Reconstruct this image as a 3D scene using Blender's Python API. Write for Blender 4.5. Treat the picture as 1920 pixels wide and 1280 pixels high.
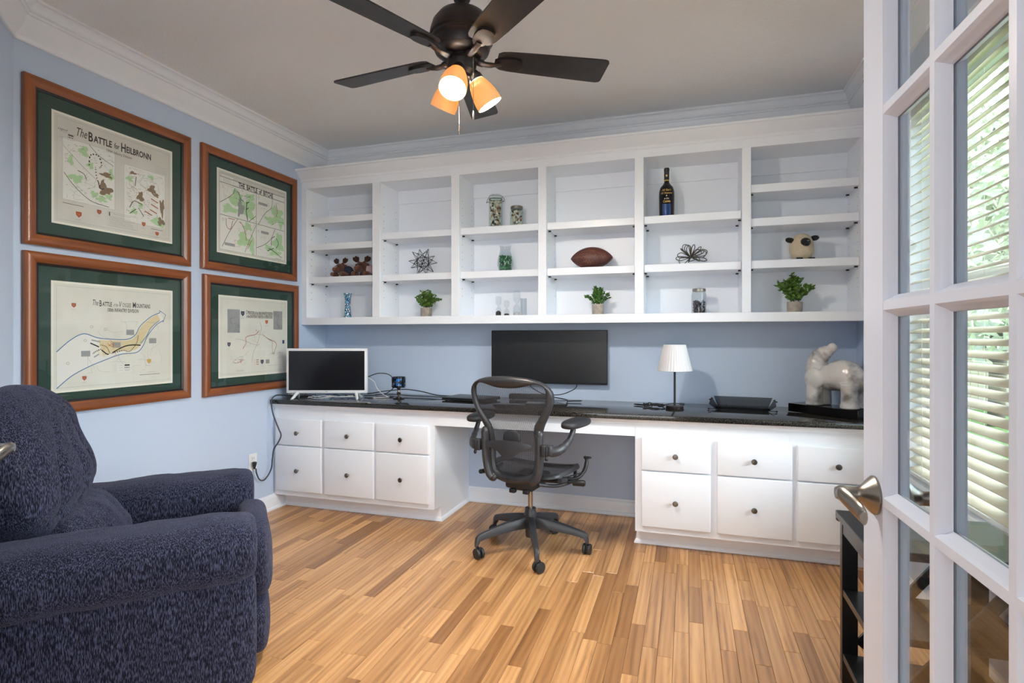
import bpy, bmesh, math, random
from mathutils import Vector, Matrix, noise
random.seed(7)
PI = math.pi
S = bpy.context.scene
COL = S.collection
for o in list(bpy.data.objects):
    bpy.data.objects.remove(o)

# ------------------------------------------------------------------ camera, world, light, exposure
cam_d = bpy.data.cameras.new('camera')
cam_d.sensor_width = 36.0
cam_d.lens = 1044.1 / 1920 * 36
cam_d.shift_y = -(640 - 630.72) / 1920
cam_d.clip_start = 0.02
cam = bpy.data.objects.new('camera', cam_d)
COL.objects.link(cam)
cam.location = (2.739, -3.7753, 1.1921)
cam.rotation_euler = (PI / 2, 0, 0.3049)
S.camera = cam

S.view_settings.view_transform = 'Standard'
S.view_settings.look = 'None'
S.view_settings.gamma = 1.0
S.view_settings.use_curve_mapping = False
S.view_settings.exposure = 1.24
S.cycles.use_denoising = True
S.cycles.max_bounces = 10
S.cycles.diffuse_bounces = 6
S.cycles.transparent_max_bounces = 32
S.cycles.caustics_reflective = False
S.cycles.caustics_refractive = False

W = bpy.data.worlds.new('sky')
S.world = W
W.use_nodes = True
wn = W.node_tree
sky = wn.nodes.new('ShaderNodeTexSky')
sky.sky_type = 'NISHITA'
sky.sun_disc = False
sky.sun_elevation = math.radians(50)
sky.sun_rotation = math.radians(200)
wn.links.new(sky.outputs[0], wn.nodes['Background'].inputs[0])
wn.nodes['Background'].inputs[1].default_value = 0.45


def area(name, loc, rot, sx, sy, power, color=(1, 1, 1)):
    l = bpy.data.lights.new(name, 'AREA')
    l.shape = 'RECTANGLE'
    l.size, l.size_y, l.energy, l.color = sx, sy, power, color
    o = bpy.data.objects.new(name, l)
    COL.objects.link(o)
    o.location, o.rotation_euler = loc, rot
    return o


HALL_P, SUN_E, BULB_E = 45.0, 7.5, 640.0
# added area lamp, unseen in the hall, as frontal fill through the doorway, and hazy low sun on the window side of the house
area('hall_fill_light', (3.35, -6.42, 1.35), (math.radians(92), 0, 0), 3.6, 2.2, HALL_P, (.90, .955, 1))
sun_d = bpy.data.lights.new('hazy_sun', 'SUN')
sun_d.energy = SUN_E
sun_d.angle = math.radians(70)
sun_d.color = (.96, .98, 1)
sun_o = bpy.data.objects.new('hazy_sun', sun_d)
COL.objects.link(sun_o)
sun_o.rotation_euler = Vector((-math.cos(math.radians(28)), .10, -math.sin(math.radians(28)))).to_track_quat('-Z', 'Y').to_euler()


# ------------------------------------------------------------------ helpers: colour and material
def lin(r, g, b):
    def f(c):
        c /= 255
        return c / 12.92 if c <= .04045 else ((c + .055) / 1.055) ** 2.4
    return (f(r), f(g), f(b), 1)


def mat(name, rgb, rough=.5, metal=0., spec=.5, bump=None, var=None, coat=0., emis=None, sheen=0., trans=0., alpha=1.):
    """bump=(scale, strength, distance); var=(scale, rgb2, stretch xyz) mixes a second colour by noise"""
    m = bpy.data.materials.new(name)
    m.use_nodes = True
    nt = m.node_tree
    p = nt.nodes['Principled BSDF']
    p.inputs['Base Color'].default_value = lin(*rgb)
    p.inputs['Roughness'].default_value = rough
    p.inputs['Metallic'].default_value = metal
    p.inputs['Specular IOR Level'].default_value = spec
    p.inputs['Coat Weight'].default_value = coat
    p.inputs['Sheen Weight'].default_value = sheen
    p.inputs['Transmission Weight'].default_value = trans
    p.inputs['Alpha'].default_value = alpha
    if emis:
        p.inputs['Emission Color'].default_value = lin(*emis[0])
        p.inputs['Emission Strength'].default_value = emis[1]
    tc = None
    if bump or var:
        tc = nt.nodes.new('ShaderNodeTexCoord')
    if var:
        mp = nt.nodes.new('ShaderNodeMapping')
        mp.inputs['Scale'].default_value = var[2] if len(var) > 2 else (1, 1, 1)
        n = nt.nodes.new('ShaderNodeTexNoise')
        n.inputs['Scale'].default_value = var[0]
        n.inputs['Detail'].default_value = 4
        cr = nt.nodes.new('ShaderNodeValToRGB')
        lo, hi = var[3] if len(var) > 3 else (.35, .65)
        cr.color_ramp.elements[0].position = lo
        cr.color_ramp.elements[1].position = hi
        cr.color_ramp.elements[0].color = lin(*rgb)
        cr.color_ramp.elements[1].color = lin(*var[1])
        nt.links.new(tc.outputs['Object'], mp.inputs[0])
        nt.links.new(mp.outputs[0], n.inputs['Vector'])
        nt.links.new(n.outputs['Fac'], cr.inputs[0])
        nt.links.new(cr.outputs[0], p.inputs['Base Color'])
    if bump:
        n = nt.nodes.new('ShaderNodeTexNoise')
        n.inputs['Scale'].default_value = bump[0]
        n.inputs['Detail'].default_value = 3
        b = nt.nodes.new('ShaderNodeBump')
        b.inputs['Strength'].default_value = bump[1]
        b.inputs['Distance'].default_value = bump[2]
        nt.links.new(tc.outputs['Object'], n.inputs['Vector'])
        nt.links.new(n.outputs['Fac'], b.inputs['Height'])
        nt.links.new(b.outputs[0], p.inputs['Normal'])
    return m


def glass_mat(name, tint=(255, 255, 255), refl=1.0):
    m = bpy.data.materials.new(name)
    m.use_nodes = True
    nt = m.node_tree
    nt.nodes.remove(nt.nodes['Principled BSDF'])
    t = nt.nodes.new('ShaderNodeBsdfTransparent')
    t.inputs[0].default_value = lin(*tint)
    g = nt.nodes.new('ShaderNodeBsdfGlossy')
    g.inputs['Roughness'].default_value = .015
    fr = nt.nodes.new('ShaderNodeFresnel')
    fr.inputs[0].default_value = 1.45
    geo = nt.nodes.new('ShaderNodeNewGeometry')
    # the Fresnel node reads a back face as glass-to-air: keep both faces alike
    inv = nt.nodes.new('ShaderNodeMapRange')
    inv.inputs['From Min'].default_value = 0
    inv.inputs['From Max'].default_value = 1
    inv.inputs['To Min'].default_value = 1.45
    inv.inputs['To Max'].default_value = 1 / 1.45
    nt.links.new(geo.outputs['Backfacing'], inv.inputs['Value'])
    nt.links.new(inv.outputs[0], fr.inputs[0])
    mu = nt.nodes.new('ShaderNodeMath')
    mu.operation = 'MULTIPLY'
    mu.inputs[1].default_value = refl
    nt.links.new(fr.outputs[0], mu.inputs[0])
    mx = nt.nodes.new('ShaderNodeMixShader')
    nt.links.new(mu.outputs[0], mx.inputs[0])
    nt.links.new(t.outputs[0], mx.inputs[1])
    nt.links.new(g.outputs[0], mx.inputs[2])
    nt.links.new(mx.outputs[0], nt.nodes['Material Output'].inputs[0])
    return m


def shell_mat(name, rgb, trans_rgb, fac=.5, alpha=None):
    """diffuse + translucent cloth or frosted glass; alpha: mixes in transparency"""
    m = bpy.data.materials.new(name)
    m.use_nodes = True
    nt = m.node_tree
    nt.nodes.remove(nt.nodes['Principled BSDF'])
    d = nt.nodes.new('ShaderNodeBsdfDiffuse')
    d.inputs[0].default_value = lin(*rgb)
    t = nt.nodes.new('ShaderNodeBsdfTranslucent')
    t.inputs[0].default_value = lin(*trans_rgb)
    mx = nt.nodes.new('ShaderNodeMixShader')
    mx.inputs[0].default_value = fac
    nt.links.new(d.outputs[0], mx.inputs[1])
    nt.links.new(t.outputs[0], mx.inputs[2])
    out = mx
    if alpha is not None:
        tr = nt.nodes.new('ShaderNodeBsdfTransparent')
        m2 = nt.nodes.new('ShaderNodeMixShader')
        m2.inputs[0].default_value = alpha
        nt.links.new(tr.outputs[0], m2.inputs[1])
        nt.links.new(mx.outputs[0], m2.inputs[2])
        out = m2
    nt.links.new(out.outputs[0], nt.nodes['Material Output'].inputs[0])
    return m


M = {}
M['wall'] = mat('wall_blue', (188, 203, 225), .55, bump=(260, .08, .002))
M['ceil'] = mat('ceiling_paint', (237, 239, 241), .9, bump=(75, .55, .006))
M['white'] = mat('white_paint', (235, 239, 245), .32, bump=(40, .03, .002))
M['doorwhite'] = mat('door_paint', (216, 222, 236), .3)
M['hall'] = mat('hall_paint', (214, 208, 200), .7)
M['granite'] = mat('black_granite', (12, 12, 14), .07, var=(260, (136, 128, 112), (1, 1, 1), (.54, .70)))
M['nickel'] = mat('brushed_nickel', (150, 143, 134), .3, 1.)
M['darkmetal'] = mat('knob_metal', (120, 112, 104), .3, 1.)
M['chrome'] = mat('chrome', (200, 200, 200), .12, 1.)
M['bronze'] = mat('dark_bronze', (40, 36, 37), .4, .5, var=(30, (54, 46, 42)))
M['blade'] = mat('blade_wood', (33, 31, 33), .45, var=(18, (46, 42, 42), (1, 1, 1)))
M['black'] = mat('black_plastic', (22, 22, 24), .45)
M['blackgloss'] = mat('black_gloss', (10, 10, 12), .08)
M['screen'] = mat('screen', (26, 26, 29), .14)
M['screenmatte'] = mat('matte_screen', (20, 20, 22), .33)
M['chair'] = mat('graphite_plastic', (47, 47, 50), .38, bump=(500, .1, .001))
M['softblack'] = mat('soft_black', (34, 35, 38), .5)
M['steel'] = mat('cylinder_steel', (165, 155, 145), .25, 1.)
M['tvwhite'] = mat('white_plastic', (224, 226, 228), .35)
M['cablewhite'] = mat('white_cable', (222, 222, 218), .4)
M['cableblack'] = mat('black_cable', (26, 28, 32), .45)
M['cablegrey'] = mat('grey_cable', (62, 68, 78), .45)
M['glass'] = glass_mat('window_glass', (250, 253, 252))
M['picglass'] = glass_mat('picture_glass', (252, 253, 252), .75)
M['jarglass'] = glass_mat('jar_glass', (247, 252, 250), .8)
M['clearglass'] = glass_mat('clear_glass', (246, 248, 249), 1.1)
M['shade'] = shell_mat('amber_shade', (236, 204, 150), (246, 206, 134), .06)
M['bulb'] = mat('bulb', (255, 236, 205), .5, emis=((255, 249, 240), BULB_E))
M['lampcloth'] = shell_mat('lamp_cloth', (240, 240, 242), (240, 240, 240), .25)
M['slat'] = shell_mat('blind_slat', (226, 220, 204), (240, 232, 210), .12)
M['blackwood'] = mat('black_wood', (20, 20, 23), .3, bump=(60, .05, .001))
M['matboard'] = mat('green_matboard', (38, 66, 58), .8, bump=(300, .05, .001))
M['fillet'] = mat('black_fillet', (24, 18, 16), .4)
M['paper1'] = mat('map_paper_grey', (222, 217, 212), .8, var=(6, (214, 208, 202)))
M['paper2'] = mat('map_paper_cream', (232, 229, 223), .8, var=(6, (224, 220, 212)))
M['margin'] = mat('paper_edge', (242, 237, 228), .8)
for k, c in dict(ink=(34, 32, 34), grey=(158, 158, 160), green=(184, 218, 170), tan=(226, 208, 168), red=(168, 74, 50), blue=(74, 120, 170), brown=(138, 116, 92), palewhite=(236, 233, 230), crest=(184, 84, 40), navy=(44, 66, 104), gold=(206, 168, 92)).items():
    M['p_' + k] = mat('print_' + k, c, .8)
M['concrete'] = mat('concrete_pot', (176, 164, 152), .85, var=(40, (150, 140, 130)), bump=(90, .2, .002))
M['leaf'] = mat('plant_leaf', (44, 86, 28), .45, var=(60, (112, 150, 54)))
M['leaf2'] = mat('plant_leaf_dark', (34, 80, 32), .45, var=(60, (92, 142, 52)))
M['stem'] = mat('stem', (70, 72, 40), .7)
M['marble'] = mat('white_marble', (206, 204, 202), .22, var=(9, (120, 116, 116), (1, 1, 1), (.50, .70)))
M['leather'] = mat('football_leather', (104, 56, 44), .45, bump=(420, .35, .002), var=(14, (70, 38, 32)))
M['wool'] = mat('cream_wool', (206, 190, 162), .95, bump=(160, .8, .006), sheen=.3)
M['plushblack'] = mat('black_plush', (20, 19, 21), .9, bump=(300, .5, .003), sheen=.2)
M['plushbrown'] = mat('brown_plush', (82, 46, 32), .95, bump=(300, .6, .003), sheen=.3)
M['plushtan'] = mat('tan_plush', (112, 68, 48), .95, bump=(300, .6, .003), sheen=.3)
M['antler'] = mat('antler_plush', (58, 34, 24), .95, bump=(260, .6, .003))
M['navycloth'] = mat('navy_cloth', (36, 42, 62), .9)
M['pinkcloth'] = mat('pink_cloth', (206, 178, 184), .9)
M['wine'] = mat('wine_glass_dark', (10, 8, 14), .06)
M['gold'] = mat('gold_foil', (214, 178, 104), .35, .7)
M['bluefoil'] = mat('blue_foil', (36, 66, 116), .3, .3)
M['wireblack'] = mat('black_wire', (20, 20, 22), .4, .4)
M['wirebronze'] = mat('bronze_wire', (96, 90, 82), .3, .9)
M['smoke'] = shell_mat('smoked_tray', (16, 16, 18), (20, 20, 22), .1, .5)
M['mirror'] = mat('mercury_metal', (150, 146, 142), .15, 1.)
M['grass'] = mat('lawn', (96, 130, 66), .9, var=(3, (120, 150, 84)))
M['treeleaf'] = mat('tree_leaf', (184, 194, 162), .7, var=(1.2, (222, 223, 202)))
M['bark'] = mat('bark', (92, 80, 68), .9)
M['siding'] = mat('outdoor_fence', (170, 158, 140), .8)


def chenille(name, c1, c2):
    m = mat(name, c1, .85, sheen=.30, spec=.2)
    nt = m.node_tree
    p = nt.nodes['Principled BSDF']
    p.inputs['Sheen Roughness'].default_value = .28
    p.inputs['Sheen Tint'].default_value = lin(170, 175, 205)
    tc = nt.nodes.new('ShaderNodeTexCoord')
    mp = nt.nodes.new('ShaderNodeMapping')
    mp.inputs['Scale'].default_value = (420, 420, 70)
    n = nt.nodes.new('ShaderNodeTexNoise')
    n.inputs['Scale'].default_value = 1.0
    n.inputs['Detail'].default_value = 3
    cr = nt.nodes.new('ShaderNodeValToRGB')
    cr.color_ramp.elements[0].position = .44
    cr.color_ramp.elements[1].position = .80
    cr.color_ramp.elements[0].color = lin(*c1)
    cr.color_ramp.elements[1].color = lin(*c2)
    n2 = nt.nodes.new('ShaderNodeTexNoise')
    n2.inputs['Scale'].default_value = 480
    b = nt.nodes.new('ShaderNodeBump')
    b.inputs['Strength'].default_value = .7
    b.inputs['Distance'].default_value = .004
    nt.links.new(tc.outputs['Object'], mp.inputs[0])
    nt.links.new(mp.outputs[0], n.inputs['Vector'])
    nt.links.new(n.outputs['Fac'], cr.inputs[0])
    nt.links.new(cr.outputs[0], p.inputs['Base Color'])
    nt.links.new(tc.outputs['Object'], n2.inputs['Vector'])
    ad = nt.nodes.new('ShaderNodeMath')
    nt.links.new(n.outputs['Fac'], ad.inputs[0])
    nt.links.new(n2.outputs['Fac'], ad.inputs[1])
    nt.links.new(ad.outputs[0], b.inputs['Height'])
    nt.links.new(b.outputs[0], p.inputs['Normal'])
    return m


M['chenille'] = chenille('navy_chenille', (12, 14, 30), (98, 102, 132))


GRAIN = .14


def wood_mat(name, dark, mid, light, rough, axis, tone=False, coat=.2):
    m = bpy.data.materials.new(name)
    m.use_nodes = True
    nt = m.node_tree
    p = nt.nodes['Principled BSDF']
    p.inputs['Roughness'].default_value = rough
    p.inputs['Coat Weight'].default_value = coat
    p.inputs['Coat Roughness'].default_value = .25
    tc = nt.nodes.new('ShaderNodeTexCoord')
    mp = nt.nodes.new('ShaderNodeMapping')
    sc = [22, 22, 22]
    sc[axis] = 1.1
    mp.inputs['Scale'].default_value = sc
    nt.links.new(tc.outputs['Object'], mp.inputs[0])
    vec = mp.outputs[0]
    at = None
    if tone:
        at = nt.nodes.new('ShaderNodeAttribute')
        at.attribute_name = 'tone'
        va = nt.nodes.new('ShaderNodeVectorMath')
        va.operation = 'MULTIPLY_ADD'
        cx = nt.nodes.new('ShaderNodeCombineXYZ')
        nt.links.new(at.outputs['Fac'], cx.inputs[0])
        nt.links.new(at.outputs['Fac'], cx.inputs[1])
        va.inputs[1].default_value = (91, 57, 0)
        nt.links.new(cx.outputs[0], va.inputs[0])
        nt.links.new(mp.outputs[0], va.inputs[2])
        vec = va.outputs[0]
    n = nt.nodes.new('ShaderNodeTexNoise')
    n.inputs['Scale'].default_value = 1.1
    n.inputs['Detail'].default_value = 6
    n.inputs['Roughness'].default_value = .62
    n.inputs['Distortion'].default_value = 1.2
    nt.links.new(vec, n.inputs['Vector'])
    w = nt.nodes.new('ShaderNodeTexWave')
    w.inputs['Scale'].default_value = .55
    w.inputs['Distortion'].default_value = 9
    w.inputs['Detail'].default_value = 3
    w.inputs['Detail Scale'].default_value = .7
    nt.links.new(vec, w.inputs['Vector'])
    mix = nt.nodes.new('ShaderNodeMath')
    mix.operation = 'MULTIPLY_ADD'
    mix.inputs[1].default_value = GRAIN
    nt.links.new(w.outputs['Fac'], mix.inputs[0])
    sub = nt.nodes.new('ShaderNodeMath')
    sub.operation = 'MULTIPLY'
    sub.inputs[1].default_value = 1 - GRAIN
    nt.links.new(n.outputs['Fac'], sub.inputs[0])
    nt.links.new(sub.outputs[0], mix.inputs[2])
    cr = nt.nodes.new('ShaderNodeValToRGB')
    e = cr.color_ramp.elements
    e[0].position, e[1].position = .22, .74
    e[0].color, e[1].color = lin(*dark), lin(*light)
    x = e.new(.5)
    x.color = lin(*mid)
    nt.links.new(mix.outputs[0], cr.inputs[0])
    outc = cr.outputs[0]
    if tone:
        r2 = nt.nodes.new('ShaderNodeValToRGB')
        r2.color_ramp.interpolation = 'LINEAR'
        ee = r2.color_ramp.elements
        ee[0].position, ee[1].position = 0, 1
        ee[0].color = (.50, .42, .36, 1)
        ee[1].color = (1.42, 1.50, 1.62, 1)
        for pos, c in ((.22, (.76, .70, .64, 1)), (.55, (1, 1, 1, 1)), (.82, (1.12, 1.13, 1.13, 1))):
            q = ee.new(pos)
            q.color = c
        nt.links.new(at.outputs['Fac'], r2.inputs[0])
        mm = nt.nodes.new('ShaderNodeMix')
        mm.data_type = 'RGBA'
        mm.blend_type = 'MULTIPLY'
        mm.inputs[0].default_value = 1
        nt.links.new(outc, mm.inputs[6])
        nt.links.new(r2.outputs[0], mm.inputs[7])
        outc = mm.outputs[2]
    nt.links.new(outc, p.inputs['Base Color'])
    return m


M['oak'] = wood_mat('oak_floor', (132, 90, 52), (192, 142, 92), (212, 166, 114), .34, 1, True, .25)
M['framewood_v'] = wood_mat('cherry_frame_v', (92, 44, 16), (138, 74, 30), (160, 92, 44), .35, 2, False, .4)
M['framewood_h'] = wood_mat('cherry_frame_h', (92, 44, 16), (138, 74, 30), (160, 92, 44), .35, 1, False, .4)


def mesh_mat(name, rgb, scale, hole):
    """woven chair mesh: holes are real see-through gaps of the weave"""
    m = bpy.data.materials.new(name)
    m.use_nodes = True
    nt = m.node_tree
    p = nt.nodes['Principled BSDF']
    p.inputs['Base Color'].default_value = lin(*rgb)
    p.inputs['Roughness'].default_value = .6
    tc = nt.nodes.new('ShaderNodeTexCoord')
    w = nt.nodes.new('ShaderNodeTexWave')
    w.bands_direction = 'X'
    w.inputs['Scale'].default_value = scale
    w.inputs['Distortion'].default_value = .6
    nt.links.new(tc.outputs['Object'], w.inputs['Vector'])
    mr = nt.nodes.new('ShaderNodeMapRange')
    mr.inputs['To Min'].default_value = hole
    mr.inputs['To Max'].default_value = .97
    nt.links.new(w.outputs['Fac'], mr.inputs['Value'])
    nt.links.new(mr.outputs[0], p.inputs['Alpha'])
    return m


M['mesh'] = mesh_mat('chair_mesh', (50, 50, 54), 60, .22)
M['seatmesh'] = mesh_mat('seat_mesh', (44, 44, 48), 60, .5)


# ------------------------------------------------------------------ helpers: geometry
def B():
    return bmesh.new()


def quads(bm, pts, faces):
    vs = [bm.verts.new(p) for p in pts]
    fs = []
    for f in faces:
        fs.append(bm.faces.new([vs[i] for i in f]))
    return vs, fs


BOXF = [(0, 3, 2, 1), (4, 5, 6, 7), (0, 1, 5, 4), (1, 2, 6, 5), (2, 3, 7, 6), (3, 0, 4, 7)]


def box(bm, x0, x1, y0, y1, z0, z1, bev=0, seg=2, mx=None):
    p = [(x0, y0, z0), (x1, y0, z0), (x1, y1, z0), (x0, y1, z0), (x0, y0, z1), (x1, y0, z1), (x1, y1, z1), (x0, y1, z1)]
    if mx:
        p = [mx @ Vector(q) for q in p]
    vs, fs = quads(bm, p, BOXF)
    if bev:
        es = set()
        for f in fs:
            es.update(f.edges)
        bmesh.ops.bevel(bm, geom=list(es), offset=bev, segments=seg, profile=.5, affect='EDGES')
    return bm


def lathe(bm, prof, n=32, mx=None, cx=0, cy=0):
    rings = []
    for r, z in prof:
        if r < 1e-6:
            q = Vector((cx, cy, z))
            rings.append([bm.verts.new(mx @ q if mx else q)])
        else:
            ring = []
            for i in range(n):
                a = 2 * PI * i / n
                q = Vector((cx + r * math.cos(a), cy + r * math.sin(a), z))
                ring.append(bm.verts.new(mx @ q if mx else q))
            rings.append(ring)
    for a, b in zip(rings, rings[1:]):
        for i in range(n):
            j = (i + 1) % n
            if len(a) == 1 and len(b) == 1:
                continue
            if len(a) == 1:
                bm.faces.new((a[0], b[j], b[i]))
            elif len(b) == 1:
                bm.faces.new((a[i], a[j], b[0]))
            else:
                bm.faces.new((a[i], a[j], b[j], b[i]))
    return bm


def catmull(pts, n=6, closed=False):
    P = [Vector(p) for p in pts]
    out = []
    N = len(P)
    rng = range(N) if closed else range(N - 1)
    for i in rng:
        p0 = P[(i - 1) % N] if (closed or i > 0) else P[0]
        p1, p2 = P[i], P[(i + 1) % N]
        p3 = P[(i + 2) % N] if (closed or i + 2 < N) else P[-1]
        for k in range(n):
            t = k / n
            out.append(.5 * ((2 * p1) + (-p0 + p2) * t + (2 * p0 - 5 * p1 + 4 * p2 - p3) * t * t + (-p0 + 3 * p1 - 3 * p2 + p3) * t ** 3))
    if not closed:
        out.append(P[-1])
    return out


def tube(bm, pts, r, n=8, closed=False, cap=True, sy=1.0):
    P = [Vector(p) for p in pts]
    N = len(P)
    R = r if isinstance(r, (list, tuple)) else [r] * N
    rings = []
    up = None
    for i in range(N):
        if closed:
            t = P[(i + 1) % N] - P[(i - 1) % N]
        else:
            t = P[min(i + 1, N - 1)] - P[max(i - 1, 0)]
        if t.length < 1e-9:
            t = Vector((0, 0, 1))
        t.normalize()
        if up is None:
            up = Vector((0, 0, 1)) if abs(t.z) < .9 else Vector((1, 0, 0))
        u = up - t * up.dot(t)
        if u.length < 1e-6:
            u = t.orthogonal()
        u.normalize()
        v = t.cross(u)
        up = u
        ri = R[i * (len(R) - 1) // max(1, N - 1)] if len(R) != N else R[i]
        rings.append([bm.verts.new(P[i] + u * ri * math.cos(2 * PI * k / n) * sy + v * ri * math.sin(2 * PI * k / n)) for k in range(n)])
    m = N if closed else N - 1
    for i in range(m):
        a, b = rings[i], rings[(i + 1) % N]
        for k in range(n):
            j = (k + 1) % n
            bm.faces.new((a[k], a[j], b[j], b[k]))
    if cap and not closed:
        bm.faces.new(rings[0][::-1])
        bm.faces.new(rings[-1])
    return bm


def prism(bm, poly, axis, a, b, mx=None):
    """poly: 2-D points in the two other axes (in x,y,z order), extruded along axis from a to b"""
    def P(u, v, w):
        q = [0, 0, 0]
        o = [i for i in range(3) if i != axis]
        q[o[0]], q[o[1]], q[axis] = u, v, w
        return mx @ Vector(q) if mx else Vector(q)
    n = len(poly)
    A = [bm.verts.new(P(u, v, a)) for u, v in poly]
    C = [bm.verts.new(P(u, v, b)) for u, v in poly]
    bm.faces.new(A)
    bm.faces.new(C[::-1])
    for i in range(n):
        j = (i + 1) % n
        bm.faces.new((A[j], A[i], C[i], C[j]))
    return bm


def molding(bm, prof, path, closed=False):
    """prof: (offset into the room = left of the path, z) points; path: 2-D points, mitred"""
    P = [Vector(p) for p in path]
    N = len(P)
    rows = []
    for i in range(N):
        d0 = (P[i] - P[i - 1]).normalized() if (closed or i > 0) else None
        d1 = (P[(i + 1) % N] - P[i]).normalized() if (closed or i < N - 1) else None
        n0 = Vector((-d0.y, d0.x)) if d0 else None
        n1 = Vector((-d1.y, d1.x)) if d1 else None
        if n0 is None:
            mt = n1
        elif n1 is None:
            mt = n0
        else:
            s = n0 + n1
            mt = s / max(.2, s.dot(n1))
        rows.append([bm.verts.new((P[i].x + mt.x * d, P[i].y + mt.y * d, z)) for d, z in prof])
    k = len(prof)
    for i in range(N if closed else N - 1):
        a, b = rows[i], rows[(i + 1) % N]
        for j in range(k - 1):
            bm.faces.new((a[j], b[j], b[j + 1], a[j + 1]))
    if not closed:
        bm.faces.new(rows[0])
        bm.faces.new(rows[-1][::-1])
    return bm


def superbox(bm, sx, sy, sz, e=4., cuts=14, mx=None, wr=0., ws=6., seed=0, fn=None, ex=None):
    """rounded pillow of half sizes sx, sy, sz; wr: wrinkle depth"""
    t = bmesh.new()
    bmesh.ops.create_cube(t, size=2)
    bmesh.ops.subdivide_edges(t, edges=t.edges[:], cuts=cuts, use_grid_fill=True)
    mp = {}
    for v in t.verts:
        x, y, z = v.co
        k = (abs(x) ** e + abs(y) ** e + abs(z) ** e) ** (1 / e) if not ex else ((abs(y) ** e + abs(z) ** e) ** (ex / e) + abs(x) ** ex) ** (1 / ex)
        q = Vector((x / k, y / k, z / k))
        nrm = Vector((q.x * abs(q.x) ** (e - 2) / sx, q.y * abs(q.y) ** (e - 2) / sy, q.z * abs(q.z) ** (e - 2) / sz)).normalized()
        p = Vector((q.x * sx, q.y * sy, q.z * sz))
        if fn:
            p = fn(p, q)
        if wr:
            s = noise.noise(p * ws + Vector((seed, seed * 1.7, 3)))
            s2 = 1 - abs(noise.noise(Vector((p.x * ws * 2.4, p.y * ws * 2.4, p.z * ws * .9)) + Vector((seed * 2.1, 5, seed))))
            p += nrm * (wr * s + wr * .6 * (s2 - .75))
        mp[v] = bm.verts.new(mx @ p if mx else p)
    for f in t.faces:
        bm.faces.new([mp[v] for v in f.verts])
    t.free()
    return bm


def ellipsoid(bm, c, r, mx=None, u=16, v=10):
    prof = []
    for i in range(v + 1):
        a = -PI / 2 + PI * i / v
        prof.append((abs(math.cos(a)) if 0 < i < v else 0., math.sin(a)))
    m2 = Matrix.Translation(c) @ (mx if mx else Matrix()) @ Matrix.Diagonal((r[0], r[1], r[2], 1))
    return lathe(bm, prof, u, m2)


def setup(o, kind=None, label=None, cat=None, group=None):
    if kind:
        o['kind'] = kind
    if label:
        o['label'] = label
    if cat:
        o['category'] = cat
    if group:
        o['group'] = group
    return o


def obj(name, bm, m, parent=None, smooth=None, kind=None, label=None, cat=None, group=None, norm=True):
    """links a bmesh as ONE object; parent given: coordinates are local to the parent"""
    if norm:
        bmesh.ops.recalc_face_normals(bm, faces=bm.faces[:])
    me = bpy.data.meshes.new(name)
    bm.to_mesh(me)
    bm.free()
    if smooth:
        me.polygons.foreach_set('use_smooth', [True] * len(me.polygons))
        me.set_sharp_from_angle(angle=math.radians(smooth))
    if m:
        me.materials.append(m)
    o = bpy.data.objects.new(name, me)
    COL.objects.link(o)
    if parent:
        o.parent = parent
    return setup(o, kind, label, cat, group)


def thing(name, loc, label=None, cat=None, rz=0., group=None, kind=None):
    o = bpy.data.objects.new(name, None)
    o.empty_display_size = .05
    COL.objects.link(o)
    o.location = loc
    o.rotation_euler = (0, 0, rz)
    return setup(o, kind, label, cat, group)


def dup(root, loc=None, rz=None, label=None):
    r = root.copy()
    COL.objects.link(r)
    if loc is not None:
        r.location = loc
    if rz is not None:
        r.rotation_euler = (0, 0, rz)
    if label:
        r['label'] = label
    for ch in list(root.children):
        c = ch.copy()
        COL.objects.link(c)
        c.parent = r
        for g in list(ch.children):
            d = g.copy()
            COL.objects.link(d)
            d.parent = c
    return r


def remesh(o, vox, smooth_it=4):
    md = o.modifiers.new('remesh', 'REMESH')
    md.mode = 'VOXEL'
    md.voxel_size = vox
    md.use_smooth_shade = True
    if smooth_it:
        s = o.modifiers.new('smooth', 'SMOOTH')
        s.iterations = smooth_it
        s.factor = .5


# ------------------------------------------------------------------ the room
RW, H = 3.70, 2.634
YF = -3.34                       # front wall (towards the hall)
DX0, DX1, DZ = 1.555, 3.085, 2.05
CY = -2.15                       # where the left wall meets the diagonal corner wall
CX = CY - YF                     # 1.19

obj('ceiling', box(B(), -.15, RW + .15, YF - .12, .15, H, H + .1), M['ceil'], kind='structure')
obj('wall_back', box(B(), -.12, RW + .12, 0, .12, 0, H), M['wall'], kind='structure')
obj('wall_left', box(B(), -.12, 0, CY, 0, 0, H), M['wall'], kind='structure')
obj('wall_corner', prism(B(), [(0, CY), (CX, YF), (CX - .05, YF - .12), (-.12, CY - .05)], 2, 0, H), M['wall'], kind='structure')
bm = B()
box(bm, CX, DX0, YF - .12, YF, 0, H)
box(bm, DX1, RW + .12, YF - .12, YF, 0, H)
box(bm, DX0, DX1, YF - .12, YF, DZ, H)
obj('wall_front', bm, M['wall'], kind='structure')
WY0, WY1, WZ0, WZ1 = -2.44, -.75, .53, 2.27
bm = B()
box(bm, RW, RW + .14, WY1, 0, 0, H)
box(bm, RW, RW + .14, YF, WY0, 0, H)
box(bm, RW, RW + .14, WY0, WY1, 0, WZ0)
box(bm, RW, RW + .14, WY0, WY1, WZ1, H)
obj('wall_right', bm, M['wall'], kind='structure')
# hall behind the camera
bm = B()
box(bm, -.4, 5.2, -6.6, -6.5, 0, H)
box(bm, -.5, -.4, -6.5, YF - .12, 0, H)
box(bm, 5.1, 5.2, -6.5, YF - .12, 0, H)
obj('wall_hall', bm, M['hall'], kind='structure')
obj('ceiling_hall', box(B(), -.5, 5.2, -6.6, YF - .12, H, H + .1), M['ceil'], kind='structure')

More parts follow.
